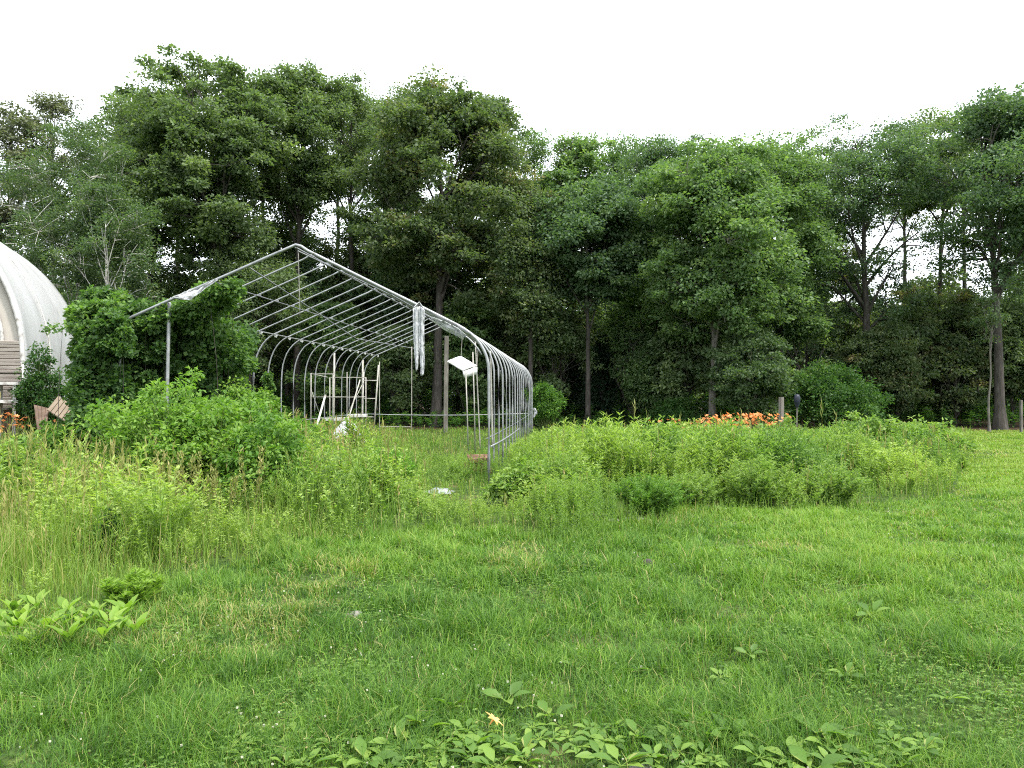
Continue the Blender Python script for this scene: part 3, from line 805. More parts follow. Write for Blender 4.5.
# ------------------------------------------------------------------ shrubs
def make_shrub(rx, ry, h, seed, nclump, per, leaf, crad, lw=.5, base=.02, hue=.45, flat=.7, nz=.7, floor=-.2):
    r_ = np.random.default_rng(seed)
    lv, st = Geo(), Geo()
    u = unit(r_.normal(0, 1, (nclump * 3, 3))); u = u[u[:, 2] > floor][:nclump]
    lob = unit(r_.normal(0, 1, (8, 3)) + [0, 0, .5]); amp = r_.uniform(-.55, .35, 8)
    f = 1 + (np.clip(u @ lob.T, 0, 1) ** 5 * amp).sum(-1)
    rr = np.where(r_.random(len(u)) < .35, r_.uniform(.35, .8, len(u)), r_.uniform(.85, 1.05, len(u))) * f
    T = u * rr[:, None] * np.array([rx, ry, h * .62]) + np.array([0, 0, h * .38])
    sh = r_.random(len(T)) < .30
    T[sh, 2] *= r_.uniform(.9, 1.34, sh.sum()); T[:, :2] += r_.normal(0, .13 * rx, (len(T), 2))
    T[:, 2] = np.maximum(T[:, 2], .05)
    for c in T:
        b = np.array([r_.normal(0, rx * .18), r_.normal(0, ry * .18), -.03])
        tube(st, bez(b, c, .12 * h, 5, .04 * h, r_), np.linspace(.011 * h + .002, .003, 5), 4, r_.random())
    cr = crad * r_.uniform(.45, 1.35, len(T))
    clump_leaves(lv, T, cr, per, leaf, leaf * lw, np.clip(hue + r_.normal(0, .14, len(T)), 0, 1), flat, nz, r_)
    # upright leafy shoots over the top
    return lv, st


def shrub(name, label, px, py_base, top_y, hw, mat, seed, nclump, per, leaf, crad, ry=None, cat='shrub', Y=None, **kw):
    X_, Y_ = ground_at(px, py_base) if Y is None else ((px - 512) / FOC * Y, Y)
    h = CAMH + (HOR - top_y) / FOC * Y_
    rx = hw / FOC * Y_
    lv, st = make_shrub(rx, ry or rx, h, seed, nclump, per, leaf, crad, **kw)
    root = thing(name, label, cat, (X_, Y_, float(gh(X_, Y_))))
    st.build('stems', M['stem'], root); lv.build('leaves', M[mat], root)
    return root


shrub('shrub', 'big bright leafy shrub in front of the vine-hung frame corner', 188, 508, 399, 76, 'shrub', 33, 320, 75, .075, .20, ry=.8, hue=.72)
shrub('shrub', 'leafy shrub at the right of the big bright one, dark at its foot', 270, 514, 428, 44, 'shrub', 2, 170, 70, .07, .17, ry=.6, hue=.58)
shrub('shrub', 'light green shrub in the frame behind the big bright one', 246, 478, 386, 36, 'shrub', 3, 140, 80, .075, .2, hue=.8)
shrub('shrub', 'small upright dark green shrub alone in the tall grass', 108, 560, 515, 9, 'darkshrub', 4, 34, 60, .05, .07, hue=.3)
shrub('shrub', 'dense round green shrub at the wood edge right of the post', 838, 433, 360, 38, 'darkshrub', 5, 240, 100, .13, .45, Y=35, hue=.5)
shrub('shrub', 'bright green shrub at the far end of the right hoops', 544, 433, 384, 16, 'shrub', 6, 90, 80, .10, .28, Y=33.5, hue=.25)
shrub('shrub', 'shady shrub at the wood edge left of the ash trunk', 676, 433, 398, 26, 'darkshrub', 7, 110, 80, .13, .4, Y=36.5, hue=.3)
shrub('shrub', 'bright rounded shrub at the right end of the weeds', 918, 458, 419, 40, 'weed', 8, 210, 60, .10, .20, ry=.8, hue=.55)
shrub('shrub', 'rounded bright shrub left of the grey boulder', 850, 458, 424, 28, 'weed', 9, 140, 70, .10, .22, ry=.7, hue=.36)
shrub('shrub', 'low mounded bush in the middle of the right-hand weeds', 800, 486, 449, 30, 'weed', 10, 130, 70, .085, .17, hue=.33)
shrub('shrub', 'dark bush against the grey end of the white plastic house', 38, 452, 366, 19, 'darkshrub', 14, 110, 80, .08, .20, Y=19.6, hue=.25)
shrub('shrub', 'green bush above the tan boards beside the white wall', 64, 452, 388, 16, 'darkshrub', 15, 70, 80, .09, .2, Y=20.6, hue=.6)
shrub('shrub', 'small bush beside the first right-hand hoop leg', 520, 506, 468, 22, 'weed', 18, 90, 70, .07, .14, hue=.55)
shrub('shrub', 'pale weedy bush among seeding grass at the left edge', 20, 520, 462, 40, 'weed', 19, 130, 70, .07, .15, hue=.40)
shrub('shrub', 'broad leafy bush between the left edge and the vine column', 62, 482, 434, 34, 'shrub', 20, 150, 80, .075, .17, hue=.42)
shrub('shrub', 'green bush inside the frame near the pale pipes', 300, 470, 424, 26, 'shrub', 21, 110, 80, .08, .17, hue=.62)

# feathery bright plants
def feathery(name, label, px, py_base, top_y, hw, nst, seed, mat='fern', lsz=.06):
    r_ = np.random.default_rng(seed)
    X_, Y_ = ground_at(px, py_base)
    h = CAMH + (HOR - top_y) / FOC * Y_; rx = hw / FOC * Y_
    lv, st = Geo(), Geo()
    for s in range(nst):
        a = r_.uniform(0, 6.28); q = r_.random() ** .5
        e = np.array([cos(a) * rx * q, sin(a) * rx * q, h * (1.02 - .4 * q * q) * r_.uniform(.8, 1.03)])
        b = np.array([cos(a) * rx * .3 * q, sin(a) * rx * .3 * q, 0])
        pts = bez(b, e, .15 * h, 8, .01, r_)
        tube(st, pts, np.linspace(.004, .0015, 8), 4)
        t = r_.uniform(.15, 1, 70)
        c = np.stack([np.interp(t * 7, np.arange(8), pts[:, i_]) for i_ in range(3)], 1)
        az_ = r_.uniform(0, 6.28, 70)
        d = np.stack([np.cos(az_), np.sin(az_), r_.uniform(.2, .9, 70)], 1)
        ln = lsz * (1.4 - t) * r_.uniform(.7, 1.4, 70)
        leaves(lv, c, d, r_.normal(0, 1, (70, 3)), ln, ln * .22, np.clip(r_.normal(.55, .16, 70), 0, 1))
    root = thing(name, label, 'plant', (X_, Y_, float(gh(X_, Y_))))
    st.build('stems', M['stem'], root); lv.build('leaves', M[mat], root)


feathery('asparagus_plant', 'bright green feathery clump in front of the frame opening', 386, 506, 444, 32, 80, 1, lsz=.11)
feathery('fern_plant', 'bright yellow-green feathery plant at the lawn edge, left', 132, 604, 566, 32, 34, 2, 'lettuce', .10)
feathery('weed_plant', 'dark-footed loose weed clump at the front edge of the weeds right of the frame', 648, 518, 472, 46, 80, 6, 'shrub', .10)
feathery('weed_plant', 'loose weed clump between the frame leg and the dark-footed clump', 562, 516, 482, 34, 60, 7, 'weed', .085)
feathery('weed_plant', 'yellowest loose weed clump at the front edge of the right-hand weeds', 692, 506, 466, 36, 70, 8, 'weed', .10)
feathery('weed_plant', 'tall loose weed clump before the low mounded bush on the right', 760, 505, 452, 40, 70, 12, 'weed', .11)
feathery('weed_plant', 'loose weed clump near the right end of the weed bed', 830, 504, 462, 42, 70, 13, 'weed', .11)
feathery('weed_plant', 'loose weed clump right behind the first hoop legs', 590, 476, 440, 26, 60, 14, 'weed', .11)
feathery('goldenrod_plant', 'tall pointed weed beside the grey post by the lilies', 787, 448, 413, 8, 22, 3, 'weed', .14)
feathery('goldenrod_plant', 'pointed weed left of the orange lilies', 694, 448, 420, 8, 20, 4, 'weed', .14)
feathery('thistle_plant', 'single tall thin weed standing in the mown grass at right', 962, 470, 446, 1.6, 4, 5, 'weed', .10)

# broad bright leaves at left, one plant each
def rosette(nl, L, W, seed, up=.7, mat='lettuce', droop=.3):
    r_ = np.random.default_rng(seed)
    g = Geo()
    a = np.arange(nl) * 2.4 + r_.normal(0, .25, nl)
    el = up * r_.uniform(.55, 1.3, nl)
    d = np.stack([np.cos(a), np.sin(a), el], 1)
    nn = np.stack([-np.cos(a) * el, -np.sin(a) * el, np.ones(nl)], 1) + r_.normal(0, .15, (nl, 3))
    s = r_.uniform(.65, 1.2, nl)
    pet = unit(d) * (L * .35 * s)[:, None]
    broad_leaves(g, pet, d, nn, L * s, W * s, np.clip(r_.normal(.5, .28, nl), 0, 1), droop)
    for k in range(nl):
        tube(g, [[0, 0, 0], pet[k]], [.004, .003], 4, .8)
    return g


protos = [rosette(n_, L_, W_, s_, u_) for n_, L_, W_, s_, u_ in ((7, .125, .055, 1, 1.9), (8, .115, .05, 2, 2.3), (6, .135, .058, 3, 1.6))]
LPOS = [(8, 640), (30, 652), (52, 632), (70, 650), (84, 636), (104, 646), (118, 628), (14, 622), (38, 616), (128, 620), (98, 620), (66, 622), (-14, 648), (20, 640), (46, 642), (60, 640), (92, 630), (110, 634), (76, 628), (24, 632), (4, 630), (136, 640), (122, 640)]
first = []
for k, (px, py) in enumerate(LPOS):
    X_, Y_ = ground_at(px, py)
    loc = (X_, Y_, float(gh(X_, Y_)))
    if k < 3:
        o = protos[k].build('leafy_plant', M['lettuce']); o.location = loc; first.append(o)
    else:
        o = first[k % 3].copy(); COL.objects.link(o); o.location = loc
        o.rotation_euler = (rng.normal(0, .1), rng.normal(0, .1), rng.uniform(0, 6.28)); sc = rng.uniform(.7, 1.05); o.scale = (sc,) * 3; o.location.z += .05
    tag(o, 'bright yellow-green broad-leaved plant in the patch at the left lawn edge', 'plant', 'broad-leaved plants at the left edge of the lawn')

_r = np.random.default_rng(91)
DRIFT = [(_r.normal(cx_, sx_), _r.normal(cy_, sy_)) for n_, cx_, sx_, cy_, sy_ in ((20, 440, 46, 738, 18), (18, 600, 60, 750, 14), (14, 840, 50, 752, 12), (8, 320, 60, 758, 12), (8, 700, 40, 750, 14), (8, 520, 300, 690, 40)) for _ in range(n_)]
pp = [rosette(n_, L_, W_, s_, u_) for n_, L_, W_, s_, u_ in ((8, .085, .045, 11, .30), (7, .10, .046, 12, .5), (10, .075, .036, 13, .25), (6, .11, .058, 14, .6))]
first = []
PL = [(418, 742), (436, 752), (452, 735), (405, 735), (425, 765), (470, 762), (390, 752), (370, 766), (345, 764), (512, 750), (540, 744), (555, 760), (578, 752), (598, 764), (612, 748), (520, 768), (410, 716),
      (664, 740), (680, 756), (650, 764), (706, 766), (792, 762), (806, 750), (826, 766), (846, 752), (868, 764), (884, 748), (812, 772), (858, 776), (900, 768), (780, 774), (506, 706), (520, 712), (300, 766), (735, 748),
      (60, 705), (246, 742), (945, 706), (660, 610), (872, 622), (574, 670), (930, 760), (760, 702), (622, 772), (480, 776), (440, 776), (425, 722), (445, 712), (462, 742), (485, 752), (530, 732), (550, 722), (568, 742), (590, 735), (604, 778), (635, 744), (656, 772), (690, 772), (700, 744), (330, 748), (318, 776), (360, 748), (282, 756), (816, 738), (836, 740), (856, 764), (886, 772), (498, 772)]
for k, (px, py) in enumerate(PL + DRIFT):
    X_, Y_ = ground_at(px + rng.normal(0, 3), py)
    loc = (X_, Y_, float(gh(X_, Y_)) + .035)
    if k < 4:
        o = pp[k].build('plantain_plant', M['plantain']); o.location = loc; first.append(o); o.scale = (.6,) * 3
    else:
        o = first[k % 4].copy(); COL.objects.link(o); o.location = loc
        sc = rng.uniform(.45, .92); o.scale = (sc,) * 3
    o.rotation_euler = (rng.normal(0, .15), rng.normal(0, .15), rng.uniform(0, 6.28))
    tag(o, 'low broad-leaved plantain growing in the lawn grass', 'plant', 'plantains in the lawn')

# tall dock stalks in front of the shrub
DK = [(95, 540, 452), (158, 528, 462), (166, 530, 450), (186, 532, 454), (196, 530, 448), (178, 535, 470), (228, 532, 466), (250, 530, 450), (88, 540, 462), (206, 528, 470), (128, 532, 480)]
for k, (px, py, ty) in enumerate(DK):
    X_, Y_ = ground_at(px, py)
    h = CAMH + (HOR - ty) / FOC * Y_
    g = Geo(); r_ = np.random.default_rng(k + 70)
    for s in range(3):
        o_ = np.array([r_.normal(0, .03), r_.normal(0, .03), 0]); e = o_ + np.array([r_.normal(0, .06), r_.normal(0, .04), h * r_.uniform(.75, 1.02)])
        tube(g, [o_, (o_ + e) / 2, e], [.005, .004, .002], 4, .2)
        nn_ = 70
        t = r_.uniform(.5, 1, nn_)
        c = o_ + (e - o_) * t[:, None] + r_.normal(0, .012, (nn_, 3))
        a = r_.uniform(0, 6.28, nn_)
        leaves(g, c, np.stack([np.cos(a), np.sin(a), np.full(nn_, 1.6)], 1), r_.normal(0, 1, (nn_, 3)), .045, .016, np.clip(r_.normal(.35, .15, nn_), 0, 1))
    o = g.build('seeding_stalk', M['seed']); o.location = (X_, Y_, float(gh(X_, Y_)))
    tag(o, 'tall straw-green seeding stalk standing in front of the big bright shrub', 'plant', 'seeding stalks before the shrub')


# ------------------------------------------------------------------ daylilies
def lily_flower(sz, mat_r=.5, npet=6, seed=0):
    r_ = np.random.default_rng(seed)
    g = Geo()
    a = np.arange(npet) * 2 * pi / npet
    d = np.stack([np.cos(a), np.sin(a), np.full(npet, .55)], 1)
    nn = np.stack([-np.cos(a) * .6, -np.sin(a) * .6, np.ones(npet)], 1)
    broad_leaves(g, np.zeros((npet, 3)), d, nn, sz * r_.uniform(.85, 1.1, npet), sz * .42, np.clip(r_.normal(mat_r, .2, npet), 0, 1), .35)
    tube(g, [[0, 0, -sz * .5], [0, 0, 0]], [sz * .05, sz * .12], 5, .3)
    return g


flower_mesh = [lily_flower(.095, .5, 6, s).build('flower', M['lily']).data for s in range(3)]
for o in [o for o in scene.objects if o.name.startswith('flower')]:
    bpy.data.objects.remove(o)


def lily_clump(px, Y_, zt, nf, seed, label, spread=.28):
    r_ = np.random.default_rng(seed)
    zt += .03
    X_ = (px - 512) / FOC * Y_
    root = thing('daylily_clump', label, 'flower', (X_, Y_, float(gh(X_, Y_))), 0, 'orange daylilies')
    lv, st = Geo(), Geo()
    nb = 60
    p = np.stack([r_.normal(0, .09, nb), r_.normal(0, .09, nb), np.zeros(nb)], 1)
    blades(lv, p, r_.uniform(0, 6.28, nb), r_.uniform(.5, .8, nb) * zt, .022, r_.uniform(.3, .9, nb), np.clip(r_.normal(.5, .15, nb), 0, 1))
    heads = []
    for k in range(int(nf * 1.5)):
        e = np.array([r_.normal(0, spread), r_.normal(0, spread), zt * r_.uniform(.66, 1.10)])
        tube(st, bez([e[0] * .3, e[1] * .3, 0], e, .05, 5, .01, r_), .004, 4)
        heads.append(e)
    st.build('stalks', M['stem'], root); lv.build('leaves', M['plantain'], root)
    for e in heads:
        f = bpy.data.objects.new('flower', flower_mesh[r_.integers(0, 3)]); COL.objects.link(f); f.parent = root
        f.location = e.tolist(); f.rotation_euler = (r_.normal(.3, .5), r_.normal(0, .5), r_.uniform(0, 6.28)); s = r_.uniform(.5, .9); f.scale = (s, s, s)


LY = [(706, 25.5, .74, 26, 'orange daylily clump at the left end of the row by the ash trunk'), (719, 26, .78, 28, 'orange daylily clump directly before the ash trunk'),
      (732, 25.4, .82, 26, 'orange daylily clump right of the ash trunk'), (745, 26, .86, 28, 'orange daylily clump in the middle of the long row'),
      (757, 25.5, .86, 28, 'orange daylily clump two along from the grey post'), (769, 26, .84, 26, 'orange daylily clump next to the grey post'),
      (682, 25.5, .72, 7, 'thin daylily clump left of the long row'), (668, 26.5, .66, 4, 'sparse daylily with few flowers, furthest left of the row'),
      (12, 19, 1.0, 16, 'orange daylily clump before the grey end of the white house'), (25, 19.2, .98, 14, 'orange daylily clump before the dark brown boards')]
for k, (px, Y_, zt, nf, lb) in enumerate(LY):
    lily_clump(px, Y_, zt, nf, 900 + k, lb)

o = lily_flower(.05, .5, 6, 9).build('fallen_lily_flower', M['peach'])
X_, Y_ = ground_at(493, 736); o.location = (X_, Y_, float(gh(X_, Y_)) + .09); o.rotation_euler = (.5, .4, 1)
tag(o, 'wilted peach lily flower lying on the plantain leaves', 'flower')


# ------------------------------------------------------------------ hoop house frame
GY, YAW = 14.5, -radians(4.0)
GROOT = at(303, HOR, GY); GROOT[2] = 0
frame = thing('greenhouse_frame', 'bare galvanised hoop greenhouse frame stripped of its plastic', 'greenhouse', (GROOT[0], GROOT[1], 0), YAW)
RIDGE, HALF, APEX, VZ = 4.33, 3.40, -.14, 2.02


def gp(x, y, z):                        # frame local -> world
    c, s = cos(YAW), sin(YAW)
    return np.array([GROOT[0] + x * c - y * s, GROOT[1] + x * s + y * c, z])


def hoop_profile(left_open=False, base=-.15):
    slope = .5
    x1 = 2.82

    def half(side, slope):
        ax = APEX * side                     # the ridge sits a little left of the middle
        z1 = RIDGE - slope * (x1 - ax)
        pts = [(ax, RIDGE), (ax + .10, RIDGE - .035), (ax + .22, RIDGE - .22 * slope)]
        pts += [(x, RIDGE - slope * (x - ax)) for x in (.7, 1.4, 2.1, x1)]
        p0, p1, p2 = np.array([x1, z1]), np.array([HALF - .02, z1 - slope * (HALF - x1)]), np.array([HALF, VZ])
        for t in np.linspace(0, 1, 9)[1:]:
            pts.append(tuple((1 - t) ** 2 * p0 + 2 * t * (1 - t) * p1 + t * t * p2))
        return np.array(pts + [(HALF + .005, 1.2), (HALF, .5), (HALF, base)])
    R_ = half(1, .5)
    Lf = half(-1, .43)
    if left_open:
        Lf = np.array([(-APEX, RIDGE)] + [(x, RIDGE - .42 * (x + APEX)) for x in (.7, 1.4, 2.1, 2.8, 3.30)] + [(3.42, 2.84), (3.45, 2.66), (3.46, 2.1), (3.44, 1.2), (3.42, .5), (3.42, base)])
    Lf[:, 0] *= -1
    return np.concatenate([Lf[::-1], R_[1:]])


NB, SP = 17, 1.02
for k in range(NB + 1):
    pr = hoop_profile(k == 0)
    r_ = np.random.default_rng(k + 40)
    jx, jy = r_.normal(0, .003, len(pr)), r_.normal(0, .008, len(pr)).cumsum() * .35
    g = Geo()
    rad = .028 if k in (0,) else (.023 if k in (6, NB) else .0185)
    tube(g, np.stack([pr[:, 0] + jx * (k > 0), np.full(len(pr), k * SP) + jy, pr[:, 1] + r_.normal(0, .003, len(pr))], 1), rad, 8, cap=True)
    g.build('hoop', M['steel'], frame)
    if k == 0:                           # second pipe running just inside the front hoop on the right slope
        g = Geo()
        s = pr[len(pr) // 2 + 2:]
        tube(g, np.stack([s[:, 0] * .985, np.full(len(s), .09), s[:, 1] - .085], 1)[:-6], .017, 6, cap=True)
        g.build('wire_track', M['steel'], frame)

LEN = NB * SP


def bar(name, a, b, rad=.017, mat='steel', sag=0.0, k=9):
    g = Geo()
    t = np.linspace(0, 1, k)[:, None]
    p = np.asarray(a, float) * (1 - t) + np.asarray(b, float) * t
    p[:, 2] -= sag * 4 * t[:, 0] * (1 - t[:, 0])
    tube(g, p, rad, 6, cap=True)
    return g.build(name, M[mat], frame)


bar('ridge_purlin', (APEX, -.02, RIDGE - .06), (APEX, LEN + .02, RIDGE - .06), .017, 'darksteel')
for s in (-1, 1):
    bar('purlin', (s * 1.62, .0, RIDGE - (.88 if s > 0 else .636) - .05), (s * 1.62, LEN, RIDGE - (.88 if s > 0 else .636) - .05), .012, 'darksteel')
    bar('hip_purlin', (s * 2.80, 0, 2.82 if s > 0 else 3.15), (s * 2.80, LEN, 2.82 if s > 0 else 3.15), .016, 'steel')
    bar('side_rail', (s * (HALF - .04), 0, .80), (s * (HALF - .04), LEN, .84), .017 if s < 0 else .009, 'steel' if s < 0 else 'darksteel', .03)
    bar('base_rail', (s * (HALF + .035), .02, .66), (s * (HALF + .035), LEN * .5, .62), .015, 'steel', .03)
bar('end_rail', (-HALF, LEN + .04, .80), (HALF, LEN + .04, .84), .020, 'steel', .07)
bar('low_rail', (-2.75, LEN + .05, .28), (-1.45, LEN + .05, .28), .018, 'rustpipe')
# end wall studs, front post, braces
for x_, z_, rd in ((-2.75, 2.9, .018), (-1.44, 3.5, .018)):
    bar('end_stud', (x_, LEN + .07, -.1), (x_, LEN + .07, z_), rd, 'rustpipe')
bar('front_post', (-2.62, .06, -.1), (-2.56, .06, 3.30), .036, 'steel')
bar('corner_post', (2.62, 9.0, -.1), (2.55, 9.0, 2.95), .026, 'rustpipe')
bar('corner_post', (2.35, 8.2, -.1), (2.2, 8.2, 3.1), .018, 'rustpipe')
bar('brace', (-1.02, .05, 3.92), (-.15, 4.2, 2.9), .012, 'darksteel')
bar('brace', (-.15, 4.2, 2.9), (1.0, 6.1, 2.75), .011, 'darksteel')
bar('brace', (APEX, .1, RIDGE - .10), (1.75, 4.6, 3.42), .012, 'darksteel')
bar('hanger_rope', (APEX, .12, RIDGE - .08), (APEX - .04, .35, 3.06), .007, 'rustpipe')
bar('side_brace', (HALF - .05, 3.0, 2.1), (HALF - .05, 6.2, .85), .012, 'darksteel')
# clips where the left hip purlin meets the hoops
for k in range(3, NB + 1):
    g = Geo(); box(g, (-2.80, k * SP, 3.12), (.06, .05, .06), (.3, .5, .1 * k)); g.build('clip', M['foam'], frame, smooth=False)
for k in range(1, NB + 1):
    for x_, z_ in ((APEX, RIDGE - .05), (-1.62, RIDGE - .66)):
        g = Geo(); box(g, (x_, k * SP, z_), (.05, .045, .055), (.2, .3, .1 * k)); g.build('clip', M['steel'], frame, smooth=False)

# wooden post at the far end (stands free of the frame)
def post(name, label, px, Y_, ytop, w, mat, rz=0.2, lean=0.0):
    X_ = (px - 512) / FOC * Y_
    z = CAMH + (HOR - ytop) / FOC * Y_
    g = Geo(); n_ = 5
    for k in range(1):
        box(g, (0, 0, z / 2 - .1), (w, w, z + .2), (0, lean, rz), taper=.94)
    o = g.build(name, M[mat], smooth=False); o.location = (X_, Y_, 0)
    return tag(o, label, 'post')


post('wooden_post', 'tall square grey wooden post under the far gable', 446, 32.6, 336, .17, 'palebark', lean=.01)
post('wooden_post', 'short grey wooden post at the right end of the lilies', 781, 27.5, 397, .13, 'oldwood', .4, .015)
post('wooden_post', 'pale thin post at the right picture edge before the woods', 1021, 34, 400, .09, 'palebark')

# ------------------------------------------------------------------ plastic scraps
def film(name, label, P, mat='whitefilm', thick=.006):
    g = Geo(); P = np.asarray(P, float)
    o_ = P.reshape(-1, 3).mean(0)
    sheet(g, P, thick)
    o = g.build(name, M[mat], None, o_)
    return tag(o, label, 'plastic film')


def strip(pts_a, pts_b, m=9, rip=.02, seed=0):
    r_ = np.random.default_rng(seed)
    a, b = np.asarray(pts_a, float), np.asarray(pts_b, float)
    t = np.linspace(0, 1, m)[None, :, None]
    P = a[:, None] * (1 - t) + b[:, None] * t
    P[:, :, 1] += r_.normal(0, rip, P.shape[:2]) + .035 * np.sin(np.linspace(0, 9, P.shape[1]))[None]
    return P


def interp(rows, n_):
    rows = np.asarray(rows, float); t = np.linspace(0, len(rows) - 1, n_)
    return np.stack([np.interp(t, np.arange(len(rows)), rows[:, k]) for k in range(3)], 1)


YF = 14.12
fl = Geo()
A = interp([at(413, 308, YF - .05), at(413, 325, YF - .02), at(414, 345, YF), at(415, 362, YF), at(416, 371, YF)], 26)
B = interp([at(419.4, 306, YF - .05), at(419.2, 325, YF - .02), at(419, 345, YF), at(418.4, 356, YF), at(417.6, 370, YF)], 26)
C_ = interp([at(424.5, 309, YF - .05), at(424, 325, YF - .02), at(424, 345, YF), at(424.4, 362, YF), at(423.5, 375, YF)], 26)
sheet(fl, strip(A, B, 6, .012, 1), .006)
B2 = B.copy(); B2[14:] = np.stack([np.linspace(at(419, 345, YF)[k], at(421, 376, YF)[k], 12) for k in range(3)], 1)
sheet(fl, strip(B2, C_, 6, .012, 2), .006)
# the fold over the rafter
sheet(fl, strip(interp([at(413, 308, YF - .05), at(419, 301.5, YF + .08), at(424.5, 309, YF - .05)], 9), interp([at(413, 310, YF + .2), at(419, 304, YF + .22), at(424.5, 311, YF + .2)], 9), 5, .008, 3), .006)
fo = at(418, 340, YF)
tag(fl.build('plastic_strip', M['whitefilm'], None, fo), 'long white plastic strip with two torn tails hanging from the front rafter', 'plastic film')
film('plastic_scrap', 'crumpled clear white film caught along the right front rafter',
     strip(interp([at(432, 317, 14.2), at(446, 322, 14.2), at(458, 328, 14.2), at(466, 335, 14.2)], 14), interp([at(431, 320, 14.5), at(444, 330, 14.4), at(457, 336, 14.4), at(463, 340, 14.4)], 14), 8, .03, 4))
film('plastic_scrap', 'grey-white torn film hanging under the left front rafter above the post',
     strip(interp([at(172, 297, 14.62), at(184, 292, 14.62), at(200, 285.5, 14.62), at(216, 278.5, 14.62)], 14), interp([at(177, 299, 14.5), at(189, 300, 14.5), at(199, 293, 14.5), at(217, 279.5, 14.5)], 14), 7, .03, 5))
film('plastic_scrap', 'small white film scrap snagged on the far right hoop leg',
     strip(interp([at(532, 408, 30.6), at(534, 412, 30.6), at(533, 418, 30.6)], 8), interp([at(535, 408, 30.5), at(537.5, 412, 30.5), at(534, 418, 30.5)], 8), 5, .03, 6))


def heap(name, label, px, py, hw, ht, mat, seed, cat, Y_=None, n_=22, rough=.5):
    X_, Yq = ground_at(px, py)
    if Y_: Yq = Y_; X_ = (px - 512) / FOC * Yq
    rx = hw / FOC * Yq; hz_ = ht / FOC * Yq
    r_ = np.random.default_rng(seed)
    th = np.linspace(0, 2 * pi, n_ + 1); rr = np.linspace(0, 1, 9)
    T, Rr = np.meshgrid(th, rr, indexing='ij')
    k = 1 + .22 * np.sin(3 * T + seed) + .12 * np.sin(5 * T)
    z = hz_ * (1 - Rr ** 2.2) * (.55 + rough * .9 * noise(np.cos(T) * Rr * 3 + 9, np.sin(T) * Rr * 3 + 9, 1.1, seed))
    P = np.stack([np.cos(T) * Rr * rx * k, np.sin(T) * Rr * rx * .8 * k, np.maximum(z, .0)], -1)
    P[-1] = P[0]
    g = Geo(); sheet(g, P, .008)
    o = g.build(name, M[mat]); o.location = (X_, Yq, float(gh(X_, Yq)) + (.34 if ht > 10 else .03))
    return tag(o, label, cat)


heap('plastic_heap', 'crumpled white plastic heap in the grass before the rack', 347, 452, 18, 24, 'whitefilm', 3, 'plastic film', Y_=21.0, rough=.5)
heap('plastic_heap', 'flatter grey plastic heap right of the white one inside the frame', 387, 452, 12, 7, 'greyfilm', 4, 'plastic film', Y_=21.0, rough=.5)
heap('plastic_sheet', 'grey plastic sheet half buried in weeds before the frame opening', 440, 500, 15, 4, 'greyfilm', 5, 'plastic film', Y_=12.6, rough=1.0)

# pale pipes lying by the white heap
for a_, b_, lb in (((322, 440), (357, 434), 'pale pipe lying across the grass behind the white plastic heap'), ((318, 443), (348, 440), 'pale pipe lying lowest beside the white plastic heap')):
    A_, B_ = at(a_[0], a_[1], 22.8), at(b_[0], b_[1], 23.4)
    g = Geo(); tube(g, [A_, (A_ + B_) / 2, B_], .024, 6, cap=True)
    tag(g.build('pipe', M['rustpipe'], None, (A_ + B_) / 2), lb, 'pipe')

# hanging white panel box
pc = at(463, 364, 22)
panel = thing('hanging_panel', 'dirty white shallow panel hung on cords under the right rafters', 'panel', pc)
g = Geo()
tl, tr, br, bl = at(447, 362, 22.0), at(460, 356.5, 22.3), at(477, 366.5, 22.1), at(463, 371, 21.7)
tt = np.linspace(0, 1, 9)
top = np.array([[(tl * (1 - a_) + bl * a_) * (1 - b_) + (tr * (1 - a_) + br * a_) * b_ for b_ in tt] for a_ in tt])
top[..., 2] += .035 * np.sin(tt * 7)[:, None] * np.sin(tt * 3.1)[None] + .02 * noise(tt[:, None] * 3, tt[None] * 3, .5, 3)
sheet(g, top, .035); g.build('top_sheet', M['foam'], panel, pc)
g = Geo()
lo_l, lo_r = bl + [.03, .03, -.17], br + [.0, .03, -.20]
lip = np.array([[(bl * (1 - b_) + br * b_) * (1 - a_) + (lo_l * (1 - b_) + lo_r * b_) * a_ for b_ in tt] for a_ in (0, .5, 1)])
lip[..., 1] -= .015; lip[..., 2] -= .01
sheet(g, lip, .03); g.build('front_lip', M['foam'], panel, pc)
for q_ in (at(461, 358, 22.4), at(477, 367, 22.1)):
    g = Geo(); tube(g, [q_, q_ + np.array([.03, 0, .55])], .008, 5); g.build('cord', M['rustpipe'], panel, pc)

# stakes under it
for px, yt, Y_, lb in ((466.5, 372, 21.2, 'thin pale stake just left of the taller one under the panel'), (473.5, 352, 21.4, 'tall thin pale stake reaching past the hanging panel')):
    X_ = (px - 512) / FOC * Y_; z_ = CAMH + (HOR - yt) / FOC * Y_
    g = Geo(); tube(g, [[0.05, 0, -.1], [.02, 0, z_ * .5], [-.02, 0, z_]], .017, 6, cap=True)
    o = g.build('stake', M['rustpipe']); o.location = (X_, Y_, 0); tag(o, lb, 'stake')

# ------------------------------------------------------------------ rack of pipes with white shelves
RY = 26.5
rx0 = (337 - 512) / FOC * RY
rack = thing('metal_rack', 'tall open pipe rack with two white shelf boards inside the frame', 'rack', (rx0, RY, 0))


def rp(px, py, dy=0.0):
    p = at(px, py, RY) - np.array([rx0, RY, 0]); p[1] += dy; return p


def rtube(name, a, b, rad=.022, mat='rustpipe'):
    rad *= .72; g = Geo(); tube(g, [a, (a + b) / 2, b], rad, 6, cap=True); g.build(name, M[mat], rack)


